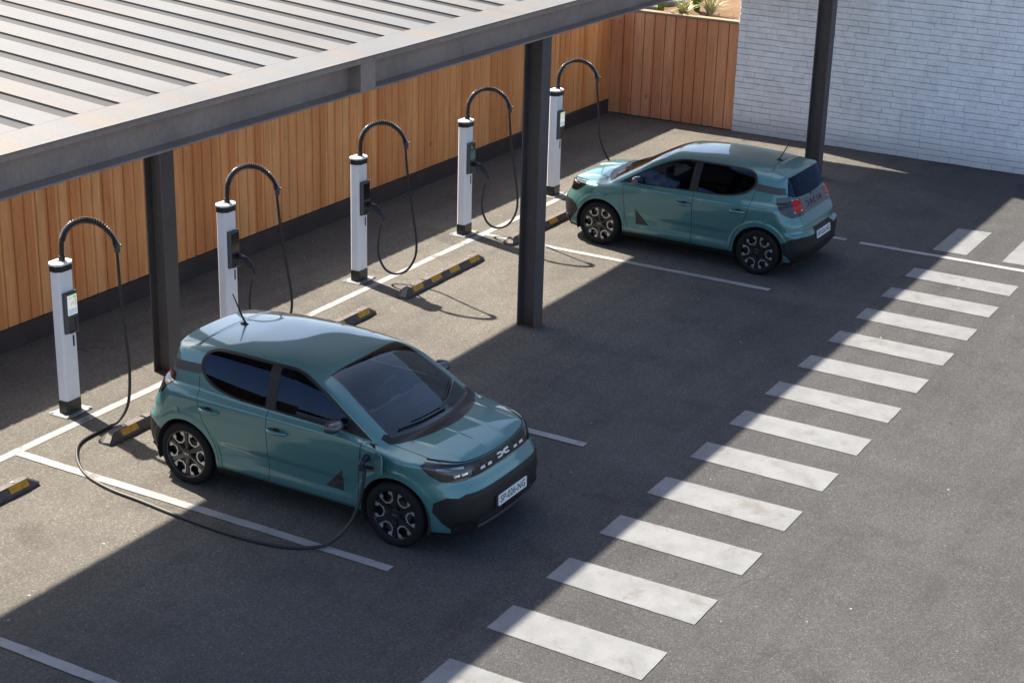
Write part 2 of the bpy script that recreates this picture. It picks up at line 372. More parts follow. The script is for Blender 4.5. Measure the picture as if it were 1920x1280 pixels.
# ------------------------------------------------------------------ mesh helpers
class MB:
    def __init__(s): s.v = []; s.f = []; s.m = []
    def add(s, vs, fs, mi=0):
        o = len(s.v); s.v += [tuple(v) for v in vs]; s.f += [tuple(i+o for i in f) for f in fs]; s.m += [mi]*len(fs)
    def box(s, lo, hi, mi=0, bev=0.0):
        (x0, y0, z0), (x1, y1, z1) = lo, hi
        if bev <= 0:
            s.add([(x0,y0,z0),(x1,y0,z0),(x1,y1,z0),(x0,y1,z0),(x0,y0,z1),(x1,y0,z1),(x1,y1,z1),(x0,y1,z1)],
                  [(0,3,2,1),(4,5,6,7),(0,1,5,4),(1,2,6,5),(2,3,7,6),(3,0,4,7)], mi)
        else:
            b = bev
            pts = [(x0+b,y0),(x1-b,y0),(x1,y0+b),(x1,y1-b),(x1-b,y1),(x0+b,y1),(x0,y1-b),(x0,y0+b)]
            ins = [(x0+2*b,y0+b),(x1-2*b,y0+b),(x1-b,y0+2*b),(x1-b,y1-2*b),(x1-2*b,y1-b),(x0+2*b,y1-b),(x0+b,y1-2*b),(x0+b,y0+2*b)]
            s.loft([[(x,y,z0) for x,y in ins], [(x,y,z0+b) for x,y in pts], [(x,y,z1-b) for x,y in pts], [(x,y,z1) for x,y in ins]], mi, True)
    def loft(s, rings, mi=0, cap=True, closed=True):
        n = len(rings[0]); vs = [v for r in rings for v in r]; fs = []
        for k in range(len(rings)-1):
            for i in range(n if closed else n-1):
                j = (i+1) % n
                fs.append((k*n+i, k*n+j, (k+1)*n+j, (k+1)*n+i))
        if cap:
            fs.append(tuple(range(n-1, -1, -1))); fs.append(tuple((len(rings)-1)*n+i for i in range(n)))
        s.add(vs, fs, mi)
    def prism(s, poly, frame, d0, d1, mi=0):
        """poly 2D ccw in frame (origin, U, V, N); extruded from d0 to d1 along N"""
        o, U, V, N = [Vector(a) for a in frame]
        s.loft([[tuple(o+U*a+V*b+N*d) for a, b in poly] for d in (d0, d1)], mi, True)
    def tube(s, path, rad, n=8, mi=0, cap=True):
        P = [Vector(p) for p in path]; rr = rad if hasattr(rad, '__len__') else [rad]*len(P)
        rings = []; ref = None
        for i, p in enumerate(P):
            t = (P[min(i+1, len(P)-1)]-P[max(i-1, 0)]).normalized()
            if ref is None:
                ref = Vector((0, 0, 1)) if abs(t.z) < .9 else Vector((1, 0, 0))
            a = (ref - t*ref.dot(t)).normalized(); b = t.cross(a); ref = a
            rings.append([tuple(p+(a*math.cos(2*math.pi*k/n)+b*math.sin(2*math.pi*k/n))*rr[i]) for k in range(n)])
        s.loft(rings, mi, cap)
    def lathe(s, prof, center, axis='x', n=48, mi=0, sgn=1):
        """prof: list of (axial, radius)"""
        c = center; rings = []
        for a, r in prof:
            ring = []
            for k in range(n):
                t = 2*math.pi*k/n*sgn
                if axis == 'x': ring.append((c[0]+a, c[1]+r*math.cos(t), c[2]+r*math.sin(t)))
                elif axis == 'z': ring.append((c[0]+r*math.cos(t), c[1]+r*math.sin(t), c[2]+a))
                else: ring.append((c[0]+r*math.sin(t), c[1]+a, c[2]+r*math.cos(t)))
            rings.append(ring)
        s.loft(rings, mi, False)
    def mesh(s, name, mats, smooth=False, angle=35):
        me = bpy.data.meshes.new(name); me.from_pydata(s.v, [], s.f)
        for mt in mats: me.materials.append(mt)
        me.polygons.foreach_set('material_index', s.m)
        me.validate(clean_customdata=False)
        if smooth:
            me.polygons.foreach_set('use_smooth', [True]*len(me.polygons)); me.set_sharp_from_angle(angle=R(angle))
        me.update(); return me
    def build(s, name, mats, parent=None, smooth=False, angle=35, loc=None):
        if not isinstance(mats, (list, tuple)): mats = [mats]
        o = bpy.data.objects.new(name, s.mesh(name, mats, smooth, angle)); COL.objects.link(o)
        if parent: o.parent = parent
        if loc: o.location = loc
        return o

def empty(name, loc=(0, 0, 0), rz=0.0, parent=None):
    o = bpy.data.objects.new(name, None); COL.objects.link(o); o.location = loc; o.rotation_euler = (0, 0, rz); o.empty_display_size = .2
    if parent: o.parent = parent
    return o
def tag(o, label=None, cat=None, group=None, kind=None):
    if label: o['label'] = label
    if cat: o['category'] = cat
    if group: o['group'] = group
    if kind: o['kind'] = kind
    return o
def copy_tree(o, parent=None, skip=()):
    c = o.copy(); COL.objects.link(c)
    if parent: c.parent = parent
    for ch in list(o.children):
        if ch in skip: continue
        copy_tree(ch, c, skip)
    return c

def text_geo(txt, size=1.0, spacing=1.0):
    cu = bpy.data.curves.new('lettering', 'FONT'); cu.body = txt; cu.size = size; cu.align_x = 'CENTER'; cu.align_y = 'CENTER'
    cu.space_character = spacing; cu.offset = 0.012*size; cu.resolution_u = 3
    ob = bpy.data.objects.new('lettering', cu); COL.objects.link(ob)
    dg = bpy.context.evaluated_depsgraph_get(); ev = ob.evaluated_get(dg); me = ev.to_mesh()
    vs = [tuple(v.co[:2]) for v in me.vertices]; fs = [tuple(p.vertices) for p in me.polygons]
    ev.to_mesh_clear(); bpy.data.objects.remove(ob); bpy.data.curves.remove(cu)
    return vs, fs

def catmull(pts, n=8):
    P = [Vector(p) for p in pts]; P = [P[0]*2-P[1]] + P + [P[-1]*2-P[-2]]; out = []
    for i in range(1, len(P)-2):
        a, b, c, d = P[i-1], P[i], P[i+1], P[i+2]
        for k in range(n):
            t = k/n
            out.append(.5*((2*b)+(c-a)*t+(2*a-5*b+4*c-d)*t*t+(3*b-a-3*c+d)*t**3))
    out.append(P[-2]); return out

# ------------------------------------------------------------------ ground and markings
g = MB()
nx = 41
xs = sorted(set([-400, -150, -60] + list(np.linspace(-20, 30, 11)) + [80, 200, 400]))
vs = [(x, y, 0.0) for y in xs for x in xs]; n = len(xs)
g.add(vs, [(j*n+i, j*n+i+1, (j+1)*n+i+1, (j+1)*n+i) for j in range(n-1) for i in range(n-1)])
tag(g.build('ground', ASPHALT), 'worn grey asphalt of the parking lot and drive lane', kind='structure')

def wobble_quad(pts, zz, seg=10, amp=0.004):
    """a painted quad whose edges waver slightly, like sprayed paint"""
    P = [Vector((*p, zz)) for p in pts]; out = []
    for k in range(4):
        a, b = P[k], P[(k+1) % 4]; L = (b-a).length; nn = max(2, int(L/0.12))
        nr = Vector((-(b-a).y, (b-a).x, 0)).normalized()
        for i in range(nn):
            out.append(a.lerp(b, i/nn) + nr*(random.uniform(-amp, amp) if i else 0))
    return [tuple(v) for v in out]
def marking(name, pts, mat, zz, label, grp=None, amp=.004):
    b = MB(); v = wobble_quad(pts, zz, amp=amp); b.add(v, [tuple(range(len(v)))])
    return tag(b.build(name, mat), label, None, grp, 'structure')

marking('head_line', [(-7, -.055), (11.80, -.055), (11.80, .055), (-7, .055)], LINEPAINT, .004, 'long white painted line running below the charging posts')
for x, y0, y1, lb in ((-3.16, -.06, -4.6, 'white bay line at the lower left corner'), (-.40, -.06, -4.62, 'white bay line under the lying charging cable'),
                      (2.99, -.06, -4.82, 'white bay line beyond the near teal car'), (8.93, -.06, -4.52, 'white bay line beside the far teal car'),
                      (11.79, -.06, -4.60, 'white bay line on the far side of the far teal car')):
    marking('bay_line', [(x-.055, y1), (x+.055, y1), (x+.055, y0), (x-.055, y0)], LINEPAINT, .008, lb, 'white bay lines')
marking('lane_line', [(11.79, -11.0), (11.90, -11.0), (11.82, -4.82), (11.70, -4.82)], LINEPAINT, .008, 'thin white line crossing the drive lane at the upper right')
for k in range(-4, 11):
    x0 = .22 + 1.037*k
    marking('crosswalk_stripe', [(x0-.04, -7.345), (x0+.46, -7.345), (x0+.455, -5.875), (x0, -5.875)], ROADPAINT, .006,
            'white stripe of the long zebra crossing', 'stripes of the long zebra crossing', .0025)
for k in range(0, 5):
    y0 = -5.83 - 1.02*k
    marking('crossing_block', [(12.07, y0-.50), (13.44, y0-.50), (13.38, y0), (12.05, y0)], ROADPAINT, .006,
            'white block of the side crossing at the upper right', 'blocks of the side crossing', .0025)

# ------------------------------------------------------------------ fence and walls
FY = 2.2
fence = tag(empty('wooden_fence', (5.6, FY, 0)), 'long fence of upright warm cedar boards behind the charging posts', 'fence')
b = MB(); x = -8.105
pw = 0.1885
x = math.floor(-8.1/pw)*pw
while x < 17.38:
    x1 = min(x+pw-.006, 17.40)
    dy = random.uniform(0, .004)
    b.loft([[(x+.006-5.6, dy+.012, .27), (x+.014-5.6, dy, .27), (x1-.010-5.6, dy, .27), (x1-.004-5.6, dy+.012, .27), (x1-5.6, .03, .27), (x+.003-5.6, .03, .27)],
            [(x+.006-5.6, dy+.012, 1.955), (x+.014-5.6, dy, 1.955), (x1-.010-5.6, dy, 1.955), (x1-.004-5.6, dy+.012, 1.955), (x1-5.6, .03, 1.955), (x+.003-5.6, .03, 1.955)]])
    x += pw
o = b.build('boards', CEDAR, fence); 
b = MB(); b.box((-13.7, .032, .0), (11.66, .10, 1.94)); b.build('backing', BASEBOARD, fence)
b = MB(); b.box((-13.7, -.035, 0), (11.66, .031, .262), bev=.006); b.build('base_board', BASEBOARD, fence)

WX = 17.3
fw = tag(empty('wooden_wall', (WX, .9, 0)), 'short wall of dark red cedar boards with pale cap at the far end', 'wall')
b = MB(); y = math.floor(-.44/.215)*.215 ; 
pw2 = .215
y = -.41
yy = 2.19
k = 0
edges = [-.41] + [e*pw2 for e in range(-1, 11) if -.36 < e*pw2 < 2.15] + [2.2015]
for a, c in zip(edges[:-1], edges[1:]):
    dx = random.uniform(0, .004)
    b.loft([[(dx+.012, c-.005-.9, z), (dx, c-.013-.9, z), (dx, a+.013-.9, z), (dx+.012, a+.005-.9, z), (.04, a+.003-.9, z), (.04, c-.003-.9, z)] for z in (0.02, 1.985)])
o = b.build('boards', REDWOOD, fw)
b = MB(); b.box((.042, -1.31, 0), (.12, 1.29, 1.985)); b.build('backing', BASEBOARD, fw)
b = MB(); b.box((-.02, -1.305, 1.987), (.15, 1.32, 2.035), bev=.006); b.build('cap', CAPWOOD, fw)

# white painted brick building
bw = tag(empty('brick_building', (WX, -7, 0)), 'tall white painted brick building at the upper right', 'building')
b = MB(); BX = -.03
b.box((BX+.035, -9, 0), (9, 6.585, 12), 1)
ch, bl = .1045, .375
row = 0; z = 0.0
while z < 4.6:
    off = (row % 2)*bl*.5 + random.uniform(-.05, .05)
    y = 6.585 - off
    first = True
    ys = 6.585
    while ys > -6.5:
        L = bl*random.choice((1, 1, 1, 1, .5, .97, 1.03))
        if first: L = max(.12, off) if off > .12 else bl
        first = False
        y0 = max(ys-L, -6.5)
        if ys-y0 > .03:
            j = random.uniform(-.004, .004); g_ = .0045; gv = random.choice((.0005, .001, .002, .003)); zz = random.uniform(-.003, .003)
            bz = .005
            t1, t2 = random.uniform(-.003, .003), random.uniform(-.003, .003)
            lo = (BX+j, y0+gv, z+g_+zz); hi = (BX+.04, ys-gv, z+ch-g_+zz)
            ring = lambda xx, e: [(xx, lo[1]+e, lo[2]+e+t1), (xx, lo[1]+e, hi[2]-e+t1), (xx, hi[1]-e, hi[2]-e+t2), (xx, hi[1]-e, lo[2]+e+t2)]
            b.loft([ring(hi[0], 0), ring(lo[0]+bz, 0), ring(lo[0], bz)], 0, True)
        ys -= L
    z += ch; row += 1
b.build('brick_wall', [BRICK, MORTAR], bw)

# raised planted ground behind the fence and the far wall
b = MB()
def soil_grid(x0, x1, y0, y1, nx_, ny_, zf):
    vs = []; 
    for j in range(ny_+1):
        for i in range(nx_+1):
            xx = x0+(x1-x0)*i/nx_; yv = y0+(y1-y0)*j/ny_
            vs.append((xx, yv, zf(xx, yv)))
    b.add(vs, [(j*(nx_+1)+i, j*(nx_+1)+i+1, (j+1)*(nx_+1)+i+1, (j+1)*(nx_+1)+i) for j in range(ny_) for i in range(nx_)])
def soil_z(xx, yv):
    return 1.93 + .10*max(0, xx-17.45) + .025*math.sin(xx*3.1+yv*2.3)+.02*math.sin(xx*7.3-yv*5.1)
soil_grid(17.43, 26, -.40, 8, 60, 50, soil_z)
soil_grid(-14, 17.43, 2.31, 8, 40, 8, lambda xx, yv: 1.80 + .01*math.sin(xx*2+yv))
tag(b.build('raised_bank', SOIL, smooth=True), 'sandy planted bank behind the wooden walls', kind='structure')

def grass_clump(loc, nb, ln, mat, spread, width, label, stiff=1.0):
    bb = MB()
    for i in range(nb):
        a = random.uniform(0, 2*math.pi); L = ln*random.uniform(.55, 1.1); sp_ = spread*random.uniform(.25, 1.0)
        w0 = width*random.uniform(.7, 1.2); r0 = random.uniform(0, .05)
        d = Vector((math.cos(a), math.sin(a), 0)); sd = Vector((-d.y, d.x, 0)); pts = []
        n_ = 6
        for k in range(n_+1):
            t = k/n_
            p = d*(r0+L*sp_*t**1.4) + Vector((0, 0, 1))*L*(t*(1-.25*sp_) - .55*sp_*t**2.6*(2-stiff))
            ww = w0*(1-.15*t)*(1-t**3)
            pts.append((p-sd*ww, p+Vector((0, 0, ww*.3)), p+sd*ww))
        vs = [tuple(q) for tr in pts for q in tr]; fs = []
        for k in range(n_):
            for q in (0, 1): fs.append((k*3+q, k*3+q+1, k*3+q+4, k*3+q+3))
        bb.add(vs, fs)
    o = bb.build('grass_plant', mat, smooth=True); o.location = loc
    return tag(o, label, 'plant', 'grass plants on the sandy bank')
for gx, gy, nb, ln, mt_, spd, wd, lb in (
        (17.62, 1.33, 60, .78, LEAFG, .42, .021, 'upright bright green grass plant just behind the far wall cap'),
        (17.60, .86, 40, .60, LEAFP, .85, .024, 'pale striped plant with wide arching blades behind the wall cap'),
        (17.95, .74, 60, .85, LEAFG, .50, .021, 'green grass plant standing behind the pale striped plant'),
        (17.85, .42, 34, .62, LEAFP, .90, .022, 'pale arching plant nearest the white brick wall'),
        (17.58, 1.86, 46, .46, LEAFD, .95, .011, 'dry low grass plant close to the carport beam'),
        (18.10, 1.75, 40, .55, LEAFP, .90, .015, 'pale low plant beside the stones on the bank')):
    grass_clump((gx, gy, soil_z(gx, gy)), nb, ln, mt_, spd, wd, lb)
for (sx, sy, sr, lb) in ((17.68, 1.62, .17, 'low rounded grey stone beside the green grass plant'), (18.35, 1.45, .26, 'larger grey stone further back on the sandy bank')):
    bb = MB(); prof = []
    for k in range(9):
        t = k/8*math.pi; prof.append((-math.cos(t)*sr*.55, max(.004, math.sin(t)*sr)))
    bb.lathe(prof, (0, 0, 0), 'z', 18)
    bb.v = [(vx*(1+.25*math.sin(3*vx/sr+1)), vy*1.3, vz+.1*sr*math.sin(vx/sr*4+vy/sr*3)) for vx, vy, vz in bb.v]
    o = bb.build('stone', ROCKM, smooth=True, angle=80); o.location = (sx, sy, soil_z(sx, sy)+.02)
    tag(o, lb, 'stone', 'stones on the bank')

# ------------------------------------------------------------------ carport
cp_ = tag(empty('carport', (5.8, -2.5, 0)), 'steel carport with ribbed pale roof over the charging bays', 'carport')
O = Vector((5.8, -2.5, 0))
def rel(p): return (p[0]-O.x, p[1]-O.y, p[2]-O.z)
X0, X1 = -9.0, 17.2
YB = -2.53                      # beam line
def rbox(bb, lo, hi, mi=0, bev=0): bb.box(rel(lo), rel(hi), mi, bev)
b = MB()
FW = .11
rbox(b, (X0, YB-FW, 3.645), (X1, YB+FW, 3.663), bev=.003)
rbox(b, (X0, YB+.045, 3.6635), (X1, YB+.061, 3.9355))
rbox(b, (X0, YB-FW, 3.936), (X1, YB+FW, 3.996), bev=.003)
b.build('front_beam', BEAMST, cp_)
for x in (-5.85, 2.15, 10.2):
    b = MB(); rbox(b, (x-.13, YB-FW+.004, 3.6635), (x+.13, YB+.0445, 3.9355)); b.build('splice_plate', BEAMST, cp_)
RY0, RY1 = -2.66, 1.18
SL = (4.305-4.0)/(RY1-RY0)
def rz(y): return 4.0 + SL*(y-RY0)
# rear beam and rafters under the sloping roof
b = MB(); zr = rz(.95)
rbox(b, (X0, .86, zr-.36), (X1, 1.04, zr-.345)); rbox(b, (X0, .945, zr-.3448), (X1, .957, zr-.0602)); rbox(b, (X0, .86, zr-.060), (X1, 1.04, zr-.045))
b.build('rear_beam', STEEL, cp_)
for x in (-5.85, 2.15, 10.2):
    b = MB()
    for z0, z1, hw in ((-.30, -.285, .07), (-.2848, -.0602, .006), (-.06, -.045, .07)):
        ya, yb = YB+.115, .855
        b.loft([[rel((x-hw, yv, rz(yv)+z0)), rel((x+hw, yv, rz(yv)+z0)), rel((x+hw, yv, rz(yv)+z1)), rel((x-hw, yv, rz(yv)+z1))] for yv in (ya, yb)])
    b.build('rafter', STEEL, cp_)
def h_post(x, y, z1, wx=.215, dy=.25, t=.016):
    bb = MB()
    rbox(bb, (x-wx/2, y-dy/2, .012), (x+wx/2, y-dy/2+t, z1), bev=.002); rbox(bb, (x-wx/2, y+dy/2-t, .012), (x+wx/2, y+dy/2, z1), bev=.002)
    rbox(bb, (x-.006, y-dy/2+t+.0005, .012), (x+.006, y+dy/2-t-.0005, z1))
    o = bb.build('post', STEEL, cp_)
    b2 = MB(); rbox(b2, (x-wx/2-.0, y-dy/2-.0, 0.0), (x+wx/2, y+dy/2, .0115)); b2.build('base_plate', STEEL, o)
    return o
h_post(5.92, -2.485, 3.6445)
h_post(2.19, .20, rz(.2)-.305)
h_post(15.0, -2.86, 3.64)
h_post(-5.85, -2.485, 3.6445)
# ribbed roof deck
b = MB()
def slab(xa, xb, ya, yb, dz0, dz1, mi):
    b.loft([[rel((xa, yv, rz(yv)+dz0)), rel((xb, yv, rz(yv)+dz0)), rel((xb, yv, rz(yv)+dz1)), rel((xa, yv, rz(yv)+dz1))] for yv in (ya, yb)], mi)
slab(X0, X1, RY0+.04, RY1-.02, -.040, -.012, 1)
x = 1.42+.5*math.floor((X0-1.42)/.5)
while x < X1:
    xa, xb = x+.088, x+.5-.088
    slab(max(xa, X0), min(xb, X1), -2.262, RY1, -.0115, .006, 0)
    x += .5
b.build('roof_deck', [ROOF, GROOVE], cp_)
b = MB(); slab(X0, X1, RY0+.12, RY1-.03, -.0445, -.0405, 0); b.build('bounce_sheet', BOUNCE, cp_)  # unseen pale sheet, added to bounce fill light into the shade below
b = MB()
slab(X0, X1, RY0, -2.263, -.0035, .0055, 0)
b.build('roof_flashing', ROOF, cp_)

# ------------------------------------------------------------------ wheel stops
def stop_mesh(L=2.03):
    rings = lambda xx, s0, top: [(xx, -.085*s0, 0), (xx, -.085*s0, .035), (xx, -.040*top, .105), (xx, .040*top, .105), (xx, .085*s0, .035), (xx, .085*s0, 0)]
    bb = MB()
    bb.loft([rings(-L/2, 1, 1), rings(L/2-.03, 1, 1), rings(L/2, .9, .75)])
    # tip rising end: slanted ends
    v = []
    for (a, c, d) in bb.v:
        if d > .1: a += .11 if a < 0 else -.11
        v.append((a, c, d))
    bb.v = v
    return bb
def make_stop(loc, label, yl, rz_=0.0):
    root = tag(empty('wheel_stop', loc, rz_), label, 'wheel stop', 'rubber wheel stops at the head of the bays')
    stop_mesh().build('rubber_block', STOPR, root)
    bb = MB(); L = 2.03
    e = [(-L/2-.002, -.078, .008), (-L/2-.002, .078, .008), (-L/2-.002, .078, .036), (-L/2+.100, .037, .101), (-L/2+.100, -.037, .101), (-L/2-.002, -.078, .036)]
    bb.add([(a-.003, c, d) for a, c, d in e], [(0, 5, 4, 3, 2, 1)]); bb.build('end_face', STOPEND, root)
    for x in yl:
        bb = MB(); th = math.atan2(.07, .045); nrm = Vector((0, -math.sin(th), math.cos(th)))
        w_ = .122
        q = []
        for t, sx in ((.1, -1), (.1, 1), (.93, 1), (.93, -1)):
            q.append(Vector((x+sx*w_, -.085+.045*t, .035+.07*t)))
        bb.add([tuple(p+nrm*.001) for p in q]+[tuple(p+nrm*.005) for p in q], [(4, 5, 6, 7), (0, 1, 5, 4), (1, 2, 6, 5), (2, 3, 7, 6), (3, 0, 4, 7)])
        bb.build('reflector', YELLOW, root)
    bb = MB()
    for x in (-.72, .02, .74):
        bb = MB(); bb.lathe([(0, .0), (0, .022), (.010, .016), (.012, 0)], (x, 0, .105), 'z', 10); bb.build('fixing_bolt', PLATEST, root)
    return root
YL = (-.70, -.24, .23, .76)
st = [make_stop((-1.83, -.68, 0), 'wheel stop cut off by the left edge of the photo', YL, R(.5)),
      make_stop((1.26, -.62, 0), 'wheel stop partly hidden behind the tail of the near teal car', YL),
      make_stop((4.16, -.58, 0), 'wheel stop showing only its end above the near car roof', YL),
      make_stop((6.87, -.58, 0), 'wheel stop fully visible in the empty middle bay', YL, R(.6)),
      make_stop((9.70, -.57, 0), 'wheel stop crossing behind the middle steel post by the far car', YL)]

# ------------------------------------------------------------------ chargers
TH = R(68); HD = Vector((math.cos(TH), -math.sin(TH), 0))
def make_charger(loc, lit, holstered, label, cable_pts=None):
    root = tag(empty('charging_post', loc), label, 'charging post', 'white charging posts along the fence')
    W2, D2, H = .108, .068, 1.62
    c = .02
    pl = lambda w_, d_, cc: [(-w_+cc, -d_), (w_-cc, -d_), (w_, -d_+cc), (w_, d_-cc), (w_-cc, d_), (-w_+cc, d_), (-w_, d_-cc), (-w_, -d_+cc)]
    b = MB(); P = pl(W2, D2, c); b.loft([[(x, y, .14) for x, y in P], [(x, y, H) for x, y in P]]); b.build('column', POSTW, root, True, 25)
    b = MB(); P = pl(W2+.006, D2+.006, .022); b.loft([[(x, y, .013) for x, y in P], [(x, y, .16) for x, y in P]])
    b.build('base_sleeve', POSTBLK, root)
    b = MB(); b.box((-.19, -.14, 0), (.19, .14, .0125), bev=.003)
    for sx in (-.165, .165):
        for sy in (-.115, .115): b.lathe([(0, .018), (.012, .018), (.014, .0)], (sx, sy, .0125), 'z', 8)
    b.build('base_plate', PLATEST, root)
    b = MB(); P = pl(W2+.016, D2+.022, .05)
    b.loft([[(x, y, H+.0) for x, y in P], [(x, y, H+.066) for x, y in P]]); cap = b.build('cap_band', POSTBLK, root)
    b = MB(); P = pl(W2+.018, D2+.024, .051); Q = pl(W2-.01, D2-.01, .04)
    b.loft([[(x, y, H+.0662) for x, y in P], [(x, y, H+.088) for x, y in P], [(x, y, H+.100) for x, y in Q]]); b.build('cap', POSTW, root)
    b = MB(); b.box((-.06, -.02, H+.1002), (.02, .03, H+.112), bev=.004); b.build('cap_plate', PLATEST, cap)
    # bezel with the display on the bay side
    yf = -D2-.002
    b = MB()
    fr = ((0, yf, 0), (1, 0, 0), (0, 0, 1), (0, -1, 0))
    zl, zh = .93, 1.385
    xo = .012
    def ring(e, d): return [(-.092+xo+e, yf-d, zl+e), (.092+xo-e, yf-d, zl+e), (.092+xo-e, yf-d, zh-e), (-.092+xo+e, yf-d, zh-e)]
    def rr(x0, x1, z0, z1, d): return [(x0, yf-d, z0), (x1, yf-d, z0), (x1, yf-d, z1), (x0, yf-d, z1)]
    b.loft([rr(-.092+xo, .092+xo, zl, zh, 0), rr(-.092+xo, .092+xo, zl+.0, zh, .030), rr(-.074+xo, .078+xo, zl+.016, zh-.016, .046)], 0, True)
    bez = b.build('bezel', POSTGREY, root)
    x0, x1 = -.066+xo, .070+xo
    b = MB(); b.box((x0, yf-.050, 1.135), (x1, yf-.0465, 1.355)); sc = b.build('screen', SCREENON if lit else SCREENOFF, bez)
    if lit:
        d = yf-.0515
        def q(bb, ax, bx, az, bz): bb.add([(ax, d, az), (bx, d, az), (bx, d, bz), (ax, d, bz)], [(0, 1, 2, 3)])
        b = MB(); q(b, x0+.006, x1-.006, 1.142, 1.205); b.build('screen_footer', SCREENBLUE, bez)
        d -= .0004
        for gb in ((x1-.055, x1-.010, 1.320, 1.340), (x0+.018, x0+.034, 1.150, 1.168), (x1-.040, x1-.024, 1.150, 1.168)):
            b = MB(); q(b, *gb); b.build('screen_button', SCREENGRN, bez)
        b = MB()
        q(b, x0+.040, x0+.080, 1.262, 1.268); q(b, x0+.050, x0+.054, 1.245, 1.261); q(b, x0+.066, x0+.070, 1.269, 1.285); q(b, x0+.0805, x0+.0845, 1.240, 1.285)
        for k in range(5): q(b, x1-.034, x1-.014, 1.235+.016*k, 1.243+.016*k)
        q(b, x0+.010, x0+.055, 1.324, 1.330); q(b, x0+.046, x0+.082, 1.190, 1.194)
        b.build('screen_writing', SCREENTXT, bez)
    b = MB(); b.box((x0-.004, yf-.056, 1.118), (x1+.004, yf-.0465, 1.128)); b.build('divider', POSTGREY, bez)
    b = MB(); b.box((x0, yf-.0490, .962), (x1, yf-.0466, 1.112)); b.build('socket_panel', POSTBLK if holstered else GREYTRIM, bez)
    b = MB(); b.box((x0-.004, yf-.066, .936), (x1+.004, yf-.0466, .955), bev=.003); b.build('lower_lip', POSTGREY, bez)
    if not holstered:
        b = MB(); P = []
        b.box((.020+xo, yf-.0525, .985), (.066+xo, yf-.0492, 1.100)); 
        b.lathe([(0, .0), (-.004, .021), (-.006, .017), (-.006, 0)], (.043+xo, yf-.0528, 1.065), 'y', 14, 1); b.lathe([(0, .0), (-.004, .021), (-.006, .017), (-.006, 0)], (.043+xo, yf-.0528, 1.018), 'y', 14, 1)
        b.build('socket', [POSTBLK, GREYTRIM], bez)
    b = MB(); b.box((.035, yf-.004, .76), (.057, yf+.0015, .885), bev=.0015); b.build('lock_slot', POSTBLK, root)
    # spring guard arm
    z0 = H+.10
    prof = [(.02, 0), (.025, .12), (.035, .22), (.075, .32), (.155, .405), (.26, .452), (.36, .458), (.47, .425), (.555, .350), (.61, .255), (.632, .185)]
    pts = catmull([HD*d + Vector((0, 0, z0+z)) for d, z in prof], 10)
    b = MB(); b.tube(pts[:26], .026, 12); b.tube([pts[0]-Vector((0, 0, .004)), pts[0]+Vector((0, 0, .05))], .036, 12)
    b.build('hose_socket', POSTBLK, root, True)
    b = MB(); b.tube(pts[20:], .019, 10); b.build('hose', HOSE, root, True)
    # coil wound around the hose
    coil = []; acc = 0; turns = 34
    arc = pts[20:]; N = len(arc); sub = 20
    M_ = turns*10
    side = HD.cross(Vector((0, 0, 1)))
    for k in range(M_+1):
        f = k/M_*(N-1); i = min(int(f), N-2); t = f-i
        p = arc[i].lerp(arc[i+1], t); tg = (arc[i+1]-arc[i]).normalized(); n1 = side; n2 = tg.cross(side)
        a = 2*math.pi*k/10
        coil.append(p + (n1*math.cos(a)+n2*math.sin(a))*.0295)
    b = MB(); b.tube(coil, .0082, 5); b.build('spring_guard', SPRING, root, True, 60)
    tip = pts[-1]
    b = MB(); b.tube([tip+Vector((0, 0, .03)), tip-Vector((0, 0, .05))], .032, 12); b.tube([tip+HD*.02+Vector((0, 0, .02)), tip+HD*.055+Vector((0, 0, .03))], .010, 8)
    b.build('clamp', GREYTRIM, root, True)
    L = Vector(loc)
    if holstered:
        sd = random.uniform(-.02, .02)
        plug_o = Vector((.03+xo, yf-.05, 1.05))
        b = MB()
        b.tube(catmull([plug_o+Vector((0, .0, .01)), plug_o+Vector((0, -.06, .012)), plug_o+Vector((.003, -.13, .0)), plug_o+Vector((.008, -.20, -.06)), plug_o+Vector((.012, -.225, -.11))], 6),
               [.036]*7+[.030]*6+[.024]*6+[.020]*6, 10)
        b.tube([plug_o+Vector((.006, -.10, -.03)), plug_o+Vector((.010, -.15, -.085)), plug_o+Vector((.012, -.20, -.10))], .012, 8)
        b.build('plug', PLUGM, root, True)
        e = plug_o+Vector((.012, -.225, -.11))
        pp = [tip, tip-Vector((0, 0, .12)), HD*.665+Vector((0, 0, 1.45)), HD*.735+Vector((0, 0, .95)), HD*.78+Vector((0, 0, .62)), HD*.765+Vector((0, 0, .38)), HD*.66+Vector((0, 0, .19)),
              HD*.50+Vector((0, 0, .12)), HD*.355+Vector((0, 0, .18)), HD*.27+Vector((0, 0, .36)), HD*.262+Vector((0, 0, .55)), HD*.30+Vector((0.0, 0, .78)), e+Vector((.004, -.012, -.06)), e]
        cpts = catmull(pp, 8)
    else:
        pp = [tip, tip-Vector((0, 0, .12))] + [Vector(q)-L for q in cable_pts]
        cpts = catmull(pp, 10)
    b = MB(); b.tube(cpts, .0165, 10); b.build('cable', CABLEM, root, True)
    return root

